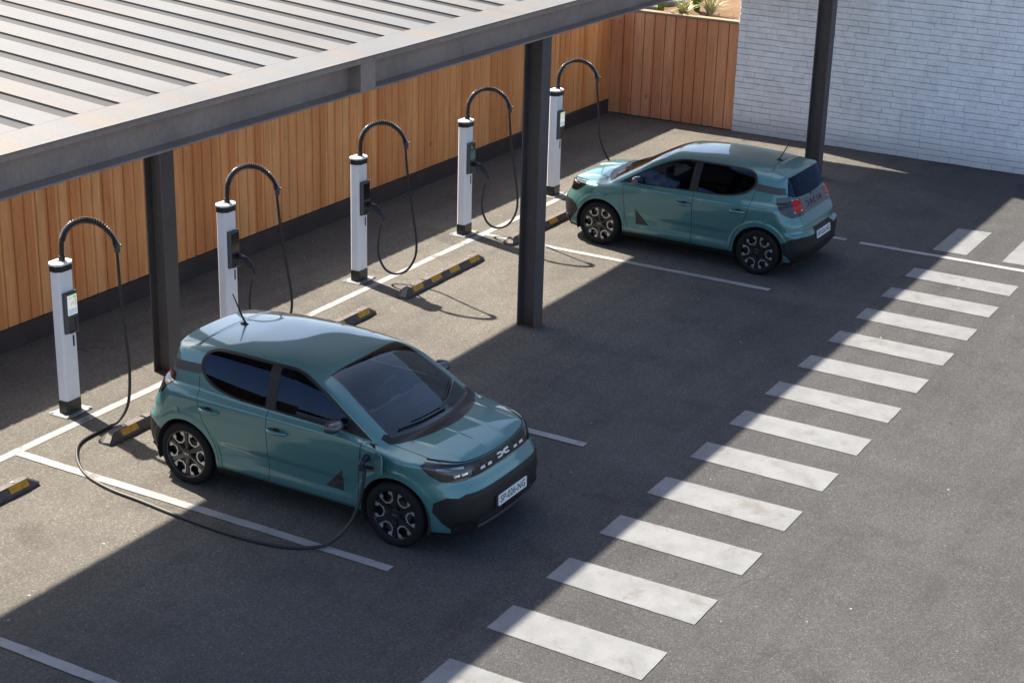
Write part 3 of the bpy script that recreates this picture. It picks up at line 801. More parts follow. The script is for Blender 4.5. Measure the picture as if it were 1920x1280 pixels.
c1_path = [(.95, -.30, 1.35), (.955, -.33, .95), (.93, -.38, .55), (.86, -.40, .20), (.72, -.385, .045), (.55, -.37, .020), (.14, -.40, .0175), (-.16, -.62, .0175), (-.42, -.98, .0175), (-.545, -1.40, .0175), (-.585, -1.85, .0175),
           (-.64, -2.40, .0175), (-.665, -3.05, .0175), (-.60, -3.55, .0175), (-.44, -3.83, .020), (-.33, -3.93, .06), (-.215, -4.04, .21), (-.15, -4.105, .42), (-.115, -4.13, .62), (-.10, -4.135, .74)]
make_charger((.70, .29, 0), True, False, 'charging post at the far left, lit screen, its cable lying to the near car', c1_path)
make_charger((3.42, .29, 0), False, True, 'charging post rising behind the roof of the near teal car')
make_charger((6.16, .29, 0), False, True, 'middle charging post whose hanging cable loops above the empty bay')
make_charger((8.80, .25, 0), False, True, 'charging post just left of the middle steel post, screen dark')
make_charger((11.44, .20, 0), True, False, 'charging post furthest away, lit screen, beside the far car front',
             [(11.72, -.42, 1.35), (11.72, -.46, .95), (11.66, -.70, .62), (11.50, -1.10, .60), (11.35, -1.55, .75), (11.22, -1.90, .86)])
# ------------------------------------------------------------------ the car body, carved from one implicit surface
# car space: a = lateral, s = distance behind the nose, z = height; local y = s - 1.9
def pch(x, xp, fp):
    xp = np.asarray(xp, float); fp = np.asarray(fp, float)
    d = np.diff(fp)/np.diff(xp); m = np.empty_like(fp); m[0] = d[0]; m[-1] = d[-1]
    h = np.diff(xp); w1 = 2*h[1:]+h[:-1]; w2 = h[1:]+2*h[:-1]
    with np.errstate(divide='ignore', invalid='ignore'):
        hm = (w1+w2)/(w1/d[:-1]+w2/d[1:])
    m[1:-1] = np.where(d[:-1]*d[1:] > 0, hm, 0.0)
    x = np.clip(x, xp[0], xp[-1]); i = np.clip(np.searchsorted(xp, x)-1, 0, len(xp)-2)
    t = (x-xp[i])/h[i]; t2 = t*t; t3 = t2*t
    return fp[i]*(2*t3-3*t2+1)+m[i]*h[i]*(t3-2*t2+t)+fp[i+1]*(-2*t3+3*t2)+m[i+1]*h[i]*(t3-t2)
def smax(a, b, k): 
    h = np.maximum(k-np.abs(a-b), 0)/k; return np.maximum(a, b)+h*h*k*.25
def smin(a, b, k): return -smax(-a, -b, k)
def sst(e0, e1, x):
    t = np.clip((x-e0)/(e1-e0), 0, 1); return t*t*(3-2*t)
AX_F, AX_R, AZ, WR = .75, 3.205, .32, .32

def body_F(x, s, z):
    a = np.abs(x)
    # side
    W = pch(z, [.16, .22, .30, .40, .52, .66, .80, .90, .955, .985, 1.02, 1.10], [.775, .800, .828, .838, .845, .855, .864, .863, .855, .832, .808, .76])
    f = np.clip((1.0-s)/1.0, 0, 1); r = np.clip((s-2.75)/1.05, 0, 1)
    W = W - .095*f**2.6 - .062*r**2.4
    # lower door scallop with a crease
    din = sst(1.05, 1.35, s)*sst(2.95, 2.6, s)
    W = W - .015*din*sst(.58, .50, z)*sst(.33, .42, z)
    # flared arches
    for ax in (AX_F, AX_R):
        rr = np.sqrt((s-ax)**2+(z-AZ)**2)
        W = W + .010*sst(.46, .425, rr)*sst(.28, .33, z+.1)
    Fs = a - W
    # nose
    fb = pch(z, [.16, .24, .33, .44, .56, .64, .72, .80, .88, 1.0], [.105, .045, .012, .0, .006, .042, .086, .112, .155, .33])
    fb = fb + .045*(a/.8)**2 + .27*np.clip(a/.80, 0, 1.3)**6.5
    Ff = fb - s
    # tail
    rb = pch(z, [.16, .22, .30, .42, .60, .645, .74, .84, .92, 1.02, 1.12], [3.70, 3.77, 3.825, 3.855, 3.855, 3.805, 3.785, 3.735, 3.695, 3.645, 3.58])
    rb = rb - .030*(a/.8)**2 - .155*np.clip(a/.80, 0, 1.3)**7
    # number plate recess in the rear bumper
    rb = rb - .022*sst(.33, .29, a)*sst(.44, .46, z)*sst(.65, .62, z)
    Fr = s - rb
    # bonnet and belt plane
    H = pch(s, [0, .06, .12, .22, .36, .6, .85, 1.1, 1.5, 2.5, 3.2, 3.8], [.78, .832, .870, .906, .935, .968, .992, 1.012, 1.03, 1.05, 1.06, 1.06])
    H = H - .045*(a/.8)**2 - .035*np.clip(a/.8, 0, 1.2)**6*sst(1.3, .6, s)
    dome = sst(.15, .185, a)*sst(.56, .515, a)*sst(.17, .24, s)*sst(.80, .45, s)
    H = H + .014*dome
    Fh = z - H
    lower = smax(smax(Fs, Ff, .07), Fr, .055)
    lower = smax(lower, Fh, .035)
    lower = smax(lower, .185 - z, .05)
    # greenhouse
    zz = z-1.0
    GW = .815 - .235*zz - .30*np.clip(zz, 0, 1)**2
    GW = GW - .040*np.clip((1.75-s)/.9, 0, 1)**1.6 - .060*np.clip((s-2.3)/1.2, 0, 1)**2
    Gs = (a - GW)*.95
    bow = .13*(a/.72)**2.3
    ws = .965 + .525*(s-.745-bow) - .045*((s-1.2)/.5)**2 + .045
    ws = np.where(s < 1.2, .965+.578*(s-.738-bow)-.045*np.clip(s-.9-bow, 0, 9)**2, .965+.578*(s-.738-bow)-.045*np.clip(s-.9-bow, 0, 9)**2)
    Gw = (z-ws)*.87
    RZ = pch(s, [1.2, 1.5, 1.7, 1.95, 2.3, 2.7, 3.1, 3.4, 3.7], [1.36, 1.415, 1.445, 1.468, 1.482, 1.474, 1.446, 1.412, 1.37])
    RZ = RZ - .020*(a/.6)**2 - .030*(a/.6)**4
    Gr = z - RZ
    bl = 3.65 - .37*(z-1.02) - .10*(z-1.02)**2 - .035*(a/.6)**2 - .06*np.clip(a/.62, 0, 1.3)**6
    Gb = (s - bl)*.93
    G = smax(smax(Gs, Gw, .05), smax(Gr, Gb, .03), .055)
    # roof spoiler
    sp_b = 3.505 - .05*(a/.6)**2
    Sp = smax(smax(smax(Gr, RZ-.050-z, .015), s-sp_b, .02), smax(a-.585, 3.2-s, .02), .03)
    G = np.maximum(smin(G, Sp, .02), .88 - z)
    return smin(lower, G, .022)

def body_grad(P):
    e = 1e-3; g = np.empty_like(P)
    for i in range(3):
        d = np.zeros(3); d[i] = e
        g[:, i] = (body_F(*(P+d).T)-body_F(*(P-d).T))/(2*e)
    return g
def body_normals(P):
    g = body_grad(P); return g/np.maximum(np.linalg.norm(g, axis=1), 1e-9)[:, None]

def surface_nets(h=.017):
    xs_ = np.arange(-2.5*h, .97, h); ss = np.arange(-.08, 3.90, h); zs = np.arange(.12, 1.56, h)
    X, S, Z = np.meshgrid(xs_, ss, zs, indexing='ij')
    Fv = body_F(X, S, Z); ins = Fv < 0
    nx_, ny_, nz_ = Fv.shape
    c = np.zeros((nx_-1, ny_-1, nz_-1), int)
    for i in (0, 1):
        for j in (0, 1):
            for k in (0, 1): c += ins[i:nx_-1+i, j:ny_-1+j, k:nz_-1+k]
    act = (c > 0) & (c < 8); idx = -np.ones(act.shape, int); ids = np.argwhere(act); idx[act] = np.arange(len(ids))
    P = np.stack([xs_[ids[:, 0]], ss[ids[:, 1]], zs[ids[:, 2]]], 1)
    acc = np.zeros_like(P); cnt = np.zeros(len(P))
    corner = lambda o: Fv[ids[:, 0]+o[0], ids[:, 1]+o[1], ids[:, 2]+o[2]]
    for ax in range(3):
        for u in (0, 1):
            for v in (0, 1):
                o0 = [0, 0, 0]; oth = [q for q in range(3) if q != ax]; o0[oth[0]] = u; o0[oth[1]] = v; o1 = list(o0); o1[ax] = 1
                f0, f1 = corner(o0), corner(o1); mk = (f0 < 0) != (f1 < 0)
                t = np.where(mk, f0/np.where(mk, f0-f1, 1), 0)
                pt = np.array(o0, float)[None]+0*P; pt[:, ax] = t
                acc += np.where(mk[:, None], pt, 0); cnt += mk
    P = P + acc/cnt[:, None]*h
    for _ in range(4):
        f = body_F(*P.T); g = body_grad(P); n2 = np.maximum((g*g).sum(1), .05)
        st_ = -(f/n2)[:, None]*g; L = np.linalg.norm(st_, axis=1); st_ *= np.minimum(1, .6*h/np.maximum(L, 1e-9))[:, None]
        P = P + st_
    faces = []
    for ax in range(3):
        o = [q for q in range(3) if q != ax]
        sl0 = [slice(None)]*3; sl1 = [slice(None)]*3; sl0[ax] = slice(0, -1); sl1[ax] = slice(1, None)
        a0 = ins[tuple(sl0)]; a1 = ins[tuple(sl1)]; E_ = np.argwhere(a0 != a1)
        for e in E_:
            i = list(e)
            if any(i[q] < 1 or i[q] > act.shape[q]-1 for q in o): continue
            q = []
            for du, dv in ((-1, -1), (0, -1), (0, 0), (-1, 0)):
                cidx = list(i); cidx[o[0]] += du; cidx[o[1]] += dv
                if cidx[o[0]] >= act.shape[o[0]] or cidx[o[1]] >= act.shape[o[1]]: break
                q.append(idx[tuple(cidx)])
            if len(q) < 4 or min(q) < 0: continue
            flip = bool(a0[tuple(i)]) != (ax == 1)
            faces.append(tuple(q) if flip else tuple(q[::-1]))
    return P, faces

class Cutter:
    """splits the faces along the edges of 2D outlines drawn in a chosen projection, and gives what lies inside a class"""
    def __init__(s, P, faces):
        s.v = [tuple(map(float, p)) for p in P]; s.f = list(faces); s.c = [0]*len(faces)
    def split(s, fi, gv):
        f = s.f[fi]; n = len(f); A, B = [], []
        for i in range(n):
            a, b = f[i], f[(i+1) % n]; ga, gb = gv[i], gv[(i+1) % n]
            if ga >= 0: A.append(a)
            if ga <= 0: B.append(a)
            if ga*gb < 0:
                key = (min(a, b), max(a, b)); t = ga/(ga-gb)
                k = s.cache.get(key)
                if k is None:
                    pa, pb = s.v[a], s.v[b]
                    s.v.append(tuple(pa[q]+(pb[q]-pa[q])*t for q in range(3))); k = len(s.v)-1; s.cache[key] = k
                A.append(k); B.append(k)
        if len(A) >= 3 and len(B) >= 3:
            s.f[fi] = tuple(A); s.f.append(tuple(B)); s.c.append(s.c[fi]); return len(s.f)-1
        return None
    def cut(s, poly, uv, cls, ok=None, only=None):
        V = np.array(s.v); UV = np.stack(uv(V[:, 0], V[:, 1], V[:, 2]), 1)
        uvl = [tuple(q) for q in UV.tolist()]
        us = [q[0] for q in poly]; vs = [q[1] for q in poly]; b = (min(us), max(us), min(vs), max(vs))
        cand = []
        for i, f in enumerate(s.f):
            fu = [uvl[k][0] for k in f]; fv = [uvl[k][1] for k in f]
            if max(fu) < b[0] or min(fu) > b[1] or max(fv) < b[2] or min(fv) > b[3]: continue
            if only is not None and s.c[i] not in only: continue
            if ok is not None:
                pts = [s.v[k] for k in f]; ctr = [sum(p[q] for p in pts)/len(pts) for q in range(3)]
                e1 = Vector(pts[1])-Vector(pts[0]); e2 = Vector(pts[2])-Vector(pts[0]); nn = e1.cross(e2)
                if nn.length > 0: nn.normalize()
                if not ok(ctr, nn): continue
            cand.append(i)
        eps = 1e-7
        for k in range(len(poly)):
            (ax_, ay), (bx_, by) = poly[k], poly[(k+1) % len(poly)]
            dx, dy = bx_-ax_, by-ay; L = math.hypot(dx, dy)
            if L < 1e-9: continue
            lo_u, hi_u, lo_v, hi_v = min(ax_, bx_)-1e-4, max(ax_, bx_)+1e-4, min(ay, by)-1e-4, max(ay, by)+1e-4
            s.cache = {}; new = []
            for fi in cand:
                f = s.f[fi]
                fu = [uvl[q][0] for q in f]; fv = [uvl[q][1] for q in f]
                if max(fu) < lo_u or min(fu) > hi_u or max(fv) < lo_v or min(fv) > hi_v: continue
                gv = [((u-ax_)*dy-(v-ay)*dx)/L for u, v in zip(fu, fv)]
                gv = [0.0 if abs(q) < eps else q for q in gv]
                if min(gv) < 0 < max(gv):
                    r = s.split(fi, gv)
                    while len(uvl) < len(s.v):
                        p = s.v[len(uvl)]; q = uv(np.array([p[0]]), np.array([p[1]]), np.array([p[2]])); uvl.append((float(q[0][0]), float(q[1][0])))
                    if r is not None: new.append(r)
            cand += new
        for fi in cand:
            f = s.f[fi]; cu = sum(uvl[k][0] for k in f)/len(f); cv = sum(uvl[k][1] for k in f)/len(f)
            inside = False; j = len(poly)-1
            for i in range(len(poly)):
                (xi, yi), (xj, yj) = poly[i], poly[j]
                if (yi > cv) != (yj > cv) and cu < (xj-xi)*(cv-yi)/(yj-yi)+xi: inside = not inside
                j = i
            if inside: s.c[fi] = cls
    def line(s, pts, uv, cls, wd=.005, ok=None, only=None):
        for a, b in zip(pts[:-1], pts[1:]):
            dx, dy = b[0]-a[0], b[1]-a[1]; L = math.hypot(dx, dy); n_ = (-dy/L*wd*.5, dx/L*wd*.5); e = (dx/L*wd*.4, dy/L*wd*.4)
            s.cut([(a[0]-e[0]+n_[0], a[1]-e[1]+n_[1]), (a[0]-e[0]-n_[0], a[1]-e[1]-n_[1]), (b[0]+e[0]-n_[0], b[1]+e[1]-n_[1]), (b[0]+e[0]+n_[0], b[1]+e[1]+n_[1])], uv, cls, ok, only)

def spl(pts, n=5, closed=True):
    """rounded outline through the points; a point given as a 3-tuple stays a sharp corner"""
    out = []; N = len(pts)
    for i in range(N if closed else N-1):
        p0, p1, p2, p3 = [pts[(i+k) % N] if closed else pts[min(max(i+k, 0), N-1)] for k in (-1, 0, 1, 2)]
        a = p1 if len(p1) == 3 else p0; d = p2 if len(p2) == 3 else p3
        for k in range(n):
            t = k/n
            out.append(tuple(.5*((2*p1[q])+(p2[q]-a[q])*t+(2*a[q]-5*p1[q]+4*p2[q]-d[q])*t*t+(3*p1[q]-a[q]-3*p2[q]+d[q])*t**3) for q in (0, 1)))
    if not closed: out.append(pts[-1][:2])
    return out

SIDE = lambda x, s, z: (s, z)
TOP = lambda x, s, z: (np.abs(x), s)
FRONT = lambda x, s, z: (np.degrees(np.arctan2(np.abs(x), .95-s)), z)
REAR = lambda x, s, z: (np.degrees(np.arctan2(np.abs(x), np.maximum(s-2.9, .01))), z)
BACK = lambda x, s, z: (np.abs(x), z)
sideok = lambda c, n: abs(n[0]) > .30 and c[0] > .35
topok = lambda c, n: n[2] > .25
frontok = lambda c, n: c[1] < .95 and c[2] < .95
rearok = lambda c, n: c[1] > 3.2
backok = lambda c, n: n[1] > .25 and c[1] > 3.3

(BODY, GAPC, DOORF, DOORR, DLO, WINF, WINR, SILL, BONNET, COWL, WS, WSBORDER, HLAMP, GRILLE, FBUMP, LGRILLE, RBUMP, TLAMP, TRED, GARN, BGLASS, CPIL, DELETE, TRI, TRED2, PORTC, QTRI, TAILG) = range(28)

def build_half():
    P, F = surface_nets()
    cu = Cutter(P, F)
    # drop the other half
    big = 5.0
    V = np.array(cu.v)
    cu.cut([(-.2, -1), (0, -1), (0, 5), (-.2, 5)], lambda x, s, z: (x, s), DELETE)
    keep = [i for i, q in enumerate(cu.c) if q != DELETE]
    cu.f = [cu.f[i] for i in keep]; cu.c = [0]*len(keep)
    # bonnet, windscreen
    t = np.linspace(0, 1, 9)
    def arc(s0, k, a1, pw_=2.3): return [(float(a), s0+k*(a/.72)**pw_) for a in np.linspace(0, a1, 10)]
    bon_back = arc(.625, .225, .735)
    bon = [(0, -.2), (.62, -.2), (.645, .27), (.672, .40), (.692, .62), (.700, .80)] + [(min(a, .735), s_) for a, s_ in reversed(bon_back)]
    cu.cut(bon, TOP, BONNET, lambda c, n: n[2] > .15 and c[2] > .848 and c[1] < 1.0)
    cowl = arc(.625, .225, .745) + [(.76, .95), (.70, .96)] + list(reversed(arc(.83, .125, .68)))
    cu.cut(cowl, TOP, COWL, topok)
    wso = arc(.775, .14, .675) + spl([(.675, .920, 1), (.637, 1.22), (.592, 1.47), (.555, 1.66, 1)], 6, False)[1:] + [(.40, 1.652), (.2, 1.640), (0, 1.635)]
    cu.cut(wso, TOP, WSBORDER, topok)
    wsi = arc(.805, .135, .648) + spl([(.648, .930, 1), (.612, 1.22), (.570, 1.47), (.535, 1.635, 1)], 6, False)[1:] + [(.40, 1.630), (.2, 1.618), (0, 1.613)]
    cu.cut(wsi, TOP, WS, topok)
    # doors
    dF = [(1.105, .97), (1.12, .80), (1.145, .62), (1.150, .285), (2.195, .285), (2.195, 1.0), (2.195, 1.02)] 
    dF = [(1.105, 1.0), (1.12, .80), (1.145, .62), (1.150, .285), (2.195, .285), (2.195, 1.10), (1.105, 1.10)]
    dR = [(2.195, .285), (2.795, .285), (2.805, .40), (2.835, .52), (2.905, .64), (2.975, .74), (3.015, .86), (3.045, 1.0), (3.07, 1.13), (2.195, 1.13)]
    cu.cut(dF, SIDE, DOORF, sideok); cu.cut(dR, SIDE, DOORR, sideok)
    g = [(1.105, 1.03), (1.12, .80), (1.145, .62), (1.150, .285)]
    cu.line(g, SIDE, GAPC, .007, sideok)
    cu.line([(2.195, 1.06), (2.195, .285)], SIDE, GAPC, .007, sideok)
    cu.line([(3.075, 1.15), (3.045, 1.0), (3.015, .86), (2.975, .74), (2.905, .64), (2.835, .52), (2.805, .40), (2.795, .285)], SIDE, GAPC, .007, sideok)
    cu.line([(1.15, .285), (2.795, .285)], SIDE, GAPC, .006, sideok)
    # window band
    dlo = spl([(1.02, .972, 1), (1.30, .998, 1), (2.20, 1.018, 1), (2.60, 1.030), (2.90, 1.085), (3.06, 1.200), (3.068, 1.325), (2.975, 1.402), (2.70, 1.422), (2.25, 1.424), (1.90, 1.406), (1.62, 1.315), (1.35, 1.172)], 6)
    cu.cut(dlo, SIDE, DLO, lambda c, n: c[0] > .40 and abs(n[0]) > .2)
    wf = spl([(1.300, 1.014, 1), (2.115, 1.034, 1), (2.135, 1.406, 1), (1.92, 1.394), (1.67, 1.310), (1.46, 1.203), (1.305, 1.118, 1)], 6)
    cu.cut(wf, SIDE, WINF, lambda c, n: c[0] > .40 and abs(n[0]) > .2)
    wr = spl([(2.235, 1.036, 1), (2.60, 1.050), (2.86, 1.100), (3.026, 1.205), (3.034, 1.315), (2.95, 1.388), (2.68, 1.406), (2.250, 1.408, 1)], 6)
    cu.cut(wr, SIDE, WINR, lambda c, n: c[0] > .40 and abs(n[0]) > .2)
    cu.line([(1.268, 1.0), (1.282, 1.10)], SIDE, GAPC, .005, sideok, (DLO,))
    # C pillar strip
    cu.cut([(3.055, 1.165), (3.62, 1.13), (3.62, 1.22), (3.072, 1.255)], SIDE, CPIL, lambda c, n: c[0] > .35 and n[1] < .75, (BODY,))
    # sill
    cu.cut([(.9, .10), (3.0, .10), (3.0, .268), (.9, .268)], SIDE, SILL, lambda c, n: c[0] > .3)
    # decal triangle
    cu.cut([(1.322, .635), (1.322, .405), (1.530, .415)], SIDE, TRI, sideok)
    # bonnet gap line
    cu.line([(.690, .30), (.672+.022, .40), (.700, .62), (.706, .80), (.724, .86)], TOP, GAPC, .007, lambda c, n: n[2] > .2 and c[2] > .8)
    # front
    cu.cut([(-5, .738), (29.5, .732), (29.5, .858), (15, .846), (-5, .842)], FRONT, GRILLE, frontok)
    hl = [(29.6, .732), (43, .718), (50, .732), (55.5, .785), (61.0, .862), (58, .890), (46, .880), (38, .869), (29.6, .858)]
    cu.cut(hl, FRONT, HLAMP, lambda c, n: c[1] < .6 and c[2] < .95)
    cu.line([(-3, .850), (15, .854), (30, .867), (39, .879), (46, .890), (57, .901)], FRONT, GAPC, .008, lambda c, n: c[1] < .6 and c[2] < 1)
    fb = [(-5, .612), (26, .612), (37, .612), (41, .585), (47, .588), (53.5, .525), (54.0, .440), (49.0, .335), (44.5, .275), (44, .10), (-5, .10)]
    cu.cut(fb, FRONT, FBUMP, lambda c, n: c[1] < .7)
    cu.cut([(44, .10), (75, .10), (75, .225), (44, .225)], FRONT, SILL, lambda c, n: c[1] < .7)
    cu.cut([(-5, .258), (30, .258), (32, .345), (-5, .335)], FRONT, LGRILLE, lambda c, n: c[1] < .5)
    cu.line([(-.02, 3.145), (.30, 3.16), (.46, 3.21), (.535, 3.32), (.56, 3.45)], TOP, GAPC, .006, lambda c, n: n[2] > .3 and c[2] > 1.2)
    # rear
    bg = spl([(-.02, 1.080, 1), (.30, 1.085), (.635, 1.100, 1), (.622, 1.16), (.560, 1.355, 1), (.30, 1.375), (-.02, 1.382, 1)], 5)
    cu.cut(bg, BACK, BGLASS, backok)
    cu.cut([(-5, 0.880), (31, 0.880), (31, 1.070), (-5, 1.075)], REAR, GARN, rearok, (BODY,))
    tl = [(30, 0.865), (45, 0.850), (53.5, 0.910), (56.5, 1.005), (56.5, 1.105), (44, 1.120), (38, 1.090), (31, 1.070)]
    cu.cut(tl, REAR, TLAMP, lambda c, n: c[1] > 3.2 and c[2] < 1.2)
    cu.cut([(31, 0.915), (42.5, 0.907), (43, 1.055), (33, 1.050), (31, 1.020)], REAR, TRED, rearok)
    cu.cut([(32, 0.960), (41.8, 0.953), (41.8, 0.985), (32, 0.990)], REAR, TRED2, rearok)
    rbp = [(-5, .655), (19, .655), (21.5, .585), (38, .60), (46, .57), (52.5, .500), (53.5, .40), (47, .30), (44, .245), (43.9, .1), (-5, .1)]
    cu.cut(rbp, REAR, RBUMP, rearok)
    cu.cut([(43.9, .10), (80, .10), (80, .225), (43.9, .225)], REAR, SILL, rearok)
    cu.line([(-3, .662), (19.5, .662)], REAR, GAPC, .006, rearok)
    cu.line([(30.5, .84), (30.8, .70), (24, .625)], REAR, GAPC, .35, rearok, (BODY,)) if False else None
    # wheel openings
    for ax in (AX_F, AX_R):
        circ = [(ax+.372*math.cos(q), AZ+.372*math.sin(q)) for q in np.linspace(0, 2*math.pi, 49)[:-1]]
        cu.cut([(u, v) for u, v in circ], SIDE, DELETE, lambda c, n: c[0] > .40)
    return cu

CUT = build_half()
CV = np.array(CUT.v); CN = body_normals(CV)

def part_geo(classes, sign=0, off=0.0):
    """vertices, faces, normals, class per face; sign 0 = both halves"""
    fs = [(f, c) for f, c in zip(CUT.f, CUT.c) if c in classes]
    used = sorted({k for f, _ in fs for k in f}); ren = {k: i for i, k in enumerate(used)}
    v = CV[used]+CN[used]*off; n_ = CN[used]
    outv, outn, outf, outc = [], [], [], []
    for sg in ((1, -1) if sign == 0 else (sign,)):
        o = len(outv)
        outv += [(p[0]*sg, p[1]-1.9, p[2]) for p in v]; outn += [(q[0]*sg, q[1], q[2]) for q in n_]
        for f, c in fs:
            ff = [ren[k]+o for k in f]
            outf.append(tuple(ff) if sg == 1 else tuple(ff[::-1])); outc.append(c)
    return outv, outf, outn, outc
def part(name, classes, mats, parent, sign=0, off=0.0, matof=None, liner=False):
    v, f, n_, c = part_geo(classes, sign, off)
    mi = [matof.get(q, 0) if matof else 0 for q in c]
    if liner:
        o = len(v); k = len(mats)
        v = v + [(p[0]-q[0]*.03, p[1]-q[1]*.03, p[2]-q[2]*.03) for p, q in zip(v, n_)]
        n_ = n_ + [(-q[0], -q[1], -q[2]) for q in n_]
        f2 = [tuple(i+o for i in reversed(ff)) for ff in f]; f = f + f2; mi = mi + [k]*len(f2); mats = list(mats)+[LINER]
    me = bpy.data.meshes.new(name); me.from_pydata(v, [], f)
    for mt in mats: me.materials.append(mt)
    me.polygons.foreach_set('material_index', mi); me.polygons.foreach_set('use_smooth', [True]*len(f))
    me.update()
    me.normals_split_custom_set_from_vertices([Vector(q) for q in n_])
    ob = bpy.data.objects.new(name, me); COL.objects.link(ob); ob.parent = parent
    return ob

def project(u, v, mode, sg=1, off=.004):
    """point of the body surface at given outline coordinates"""
    if mode == 'side':
        lo, hi = .3, 1.0; fn = lambda q: (q, u, v)
    elif mode == 'front':
        lo, hi = 0, 0; th = math.radians(u)
        f0 = lambda q: (q*math.sin(th), .95-q*math.cos(th), v); lo, hi = .5, 1.4; fn = f0
    elif mode == 'rear':
        th = math.radians(u); lo, hi = .4, 1.2; fn = lambda q: (q*math.sin(th), 2.9+q*math.cos(th), v)
    elif mode == 'top':
        lo, hi = .6, 1.7; fn = lambda q: (u, v, q)
    elif mode == 'nose':
        lo, hi = .6, -.3; fn = lambda q: (u, q, v)
    elif mode == 'tail':
        lo, hi = 3.2, 4.0; fn = lambda q: (u, q, v)
    for _ in range(40):
        m_ = (lo+hi)/2; p = fn(m_)
        if body_F(np.array([p[0]]), np.array([p[1]]), np.array([p[2]]))[0] < 0: lo = m_
        else: hi = m_
    p = np.array([fn(lo)]); nn = body_normals(p)[0]; p = p[0]+nn*off
    return (p[0]*sg, p[1]-1.9, p[2]), (nn[0]*sg, nn[1], nn[2])
def patch(bb, poly, mode, sg=1, off=.004, th=.006, mi=0):
    """small raised plate following the body"""
    A = [project(u, v, mode, sg, off)[0] for u, v in poly]; B = [project(u, v, mode, sg, off-th)[0] for u, v in poly]
    n_ = len(A); fs = [tuple(range(n_))]+[(i, n_+i, n_+(i+1) % n_, (i+1) % n_) for i in range(n_)]
    if sg < 0: fs = [tuple(reversed(f)) for f in fs]
    bb.add(A+B, fs, mi)
def flat_text(bb, txt, size, org, U, V, mi=0, sp_=1.0):
    vs, fs = text_geo(txt, size, sp_); o = Vector(org); U = Vector(U); V = Vector(V)
    bb.add([tuple(o+U*a+V*b) for a, b in vs], fs, mi)
def surf_text(bb, txt, size, u0, v0, mode, sg=1, off=.005, flip=1, sp_=1.0):
    vs, fs = text_geo(txt, size, sp_)
    bb.add([project(u0+flip*a, v0+b, mode, sg, off)[0] for a, b in vs], fs)

def emblem_polys(sx, sy):
    """two facing brackets joined at the middle"""
    L = [(-1, .5), (-.42, .5), (.0, .12), (.0, -.12), (-.42, -.5), (-1, -.5), (-1, -.20), (-.55, -.20), (-.30, 0), (-.55, .20), (-1, .20)]
    L1 = [(-1, .5), (-.40, .5), (-.02, .14), (-.02, 0), (-.24, 0), (-.52, .19), (-1, .19)]
    out = []
    for mx in (1, -1):
        for my in (1, -1):
            q = [(a*mx*sx, b*my*sy) for a, b in L1]
            out.append(q if mx*my > 0 else q[::-1])
    return out

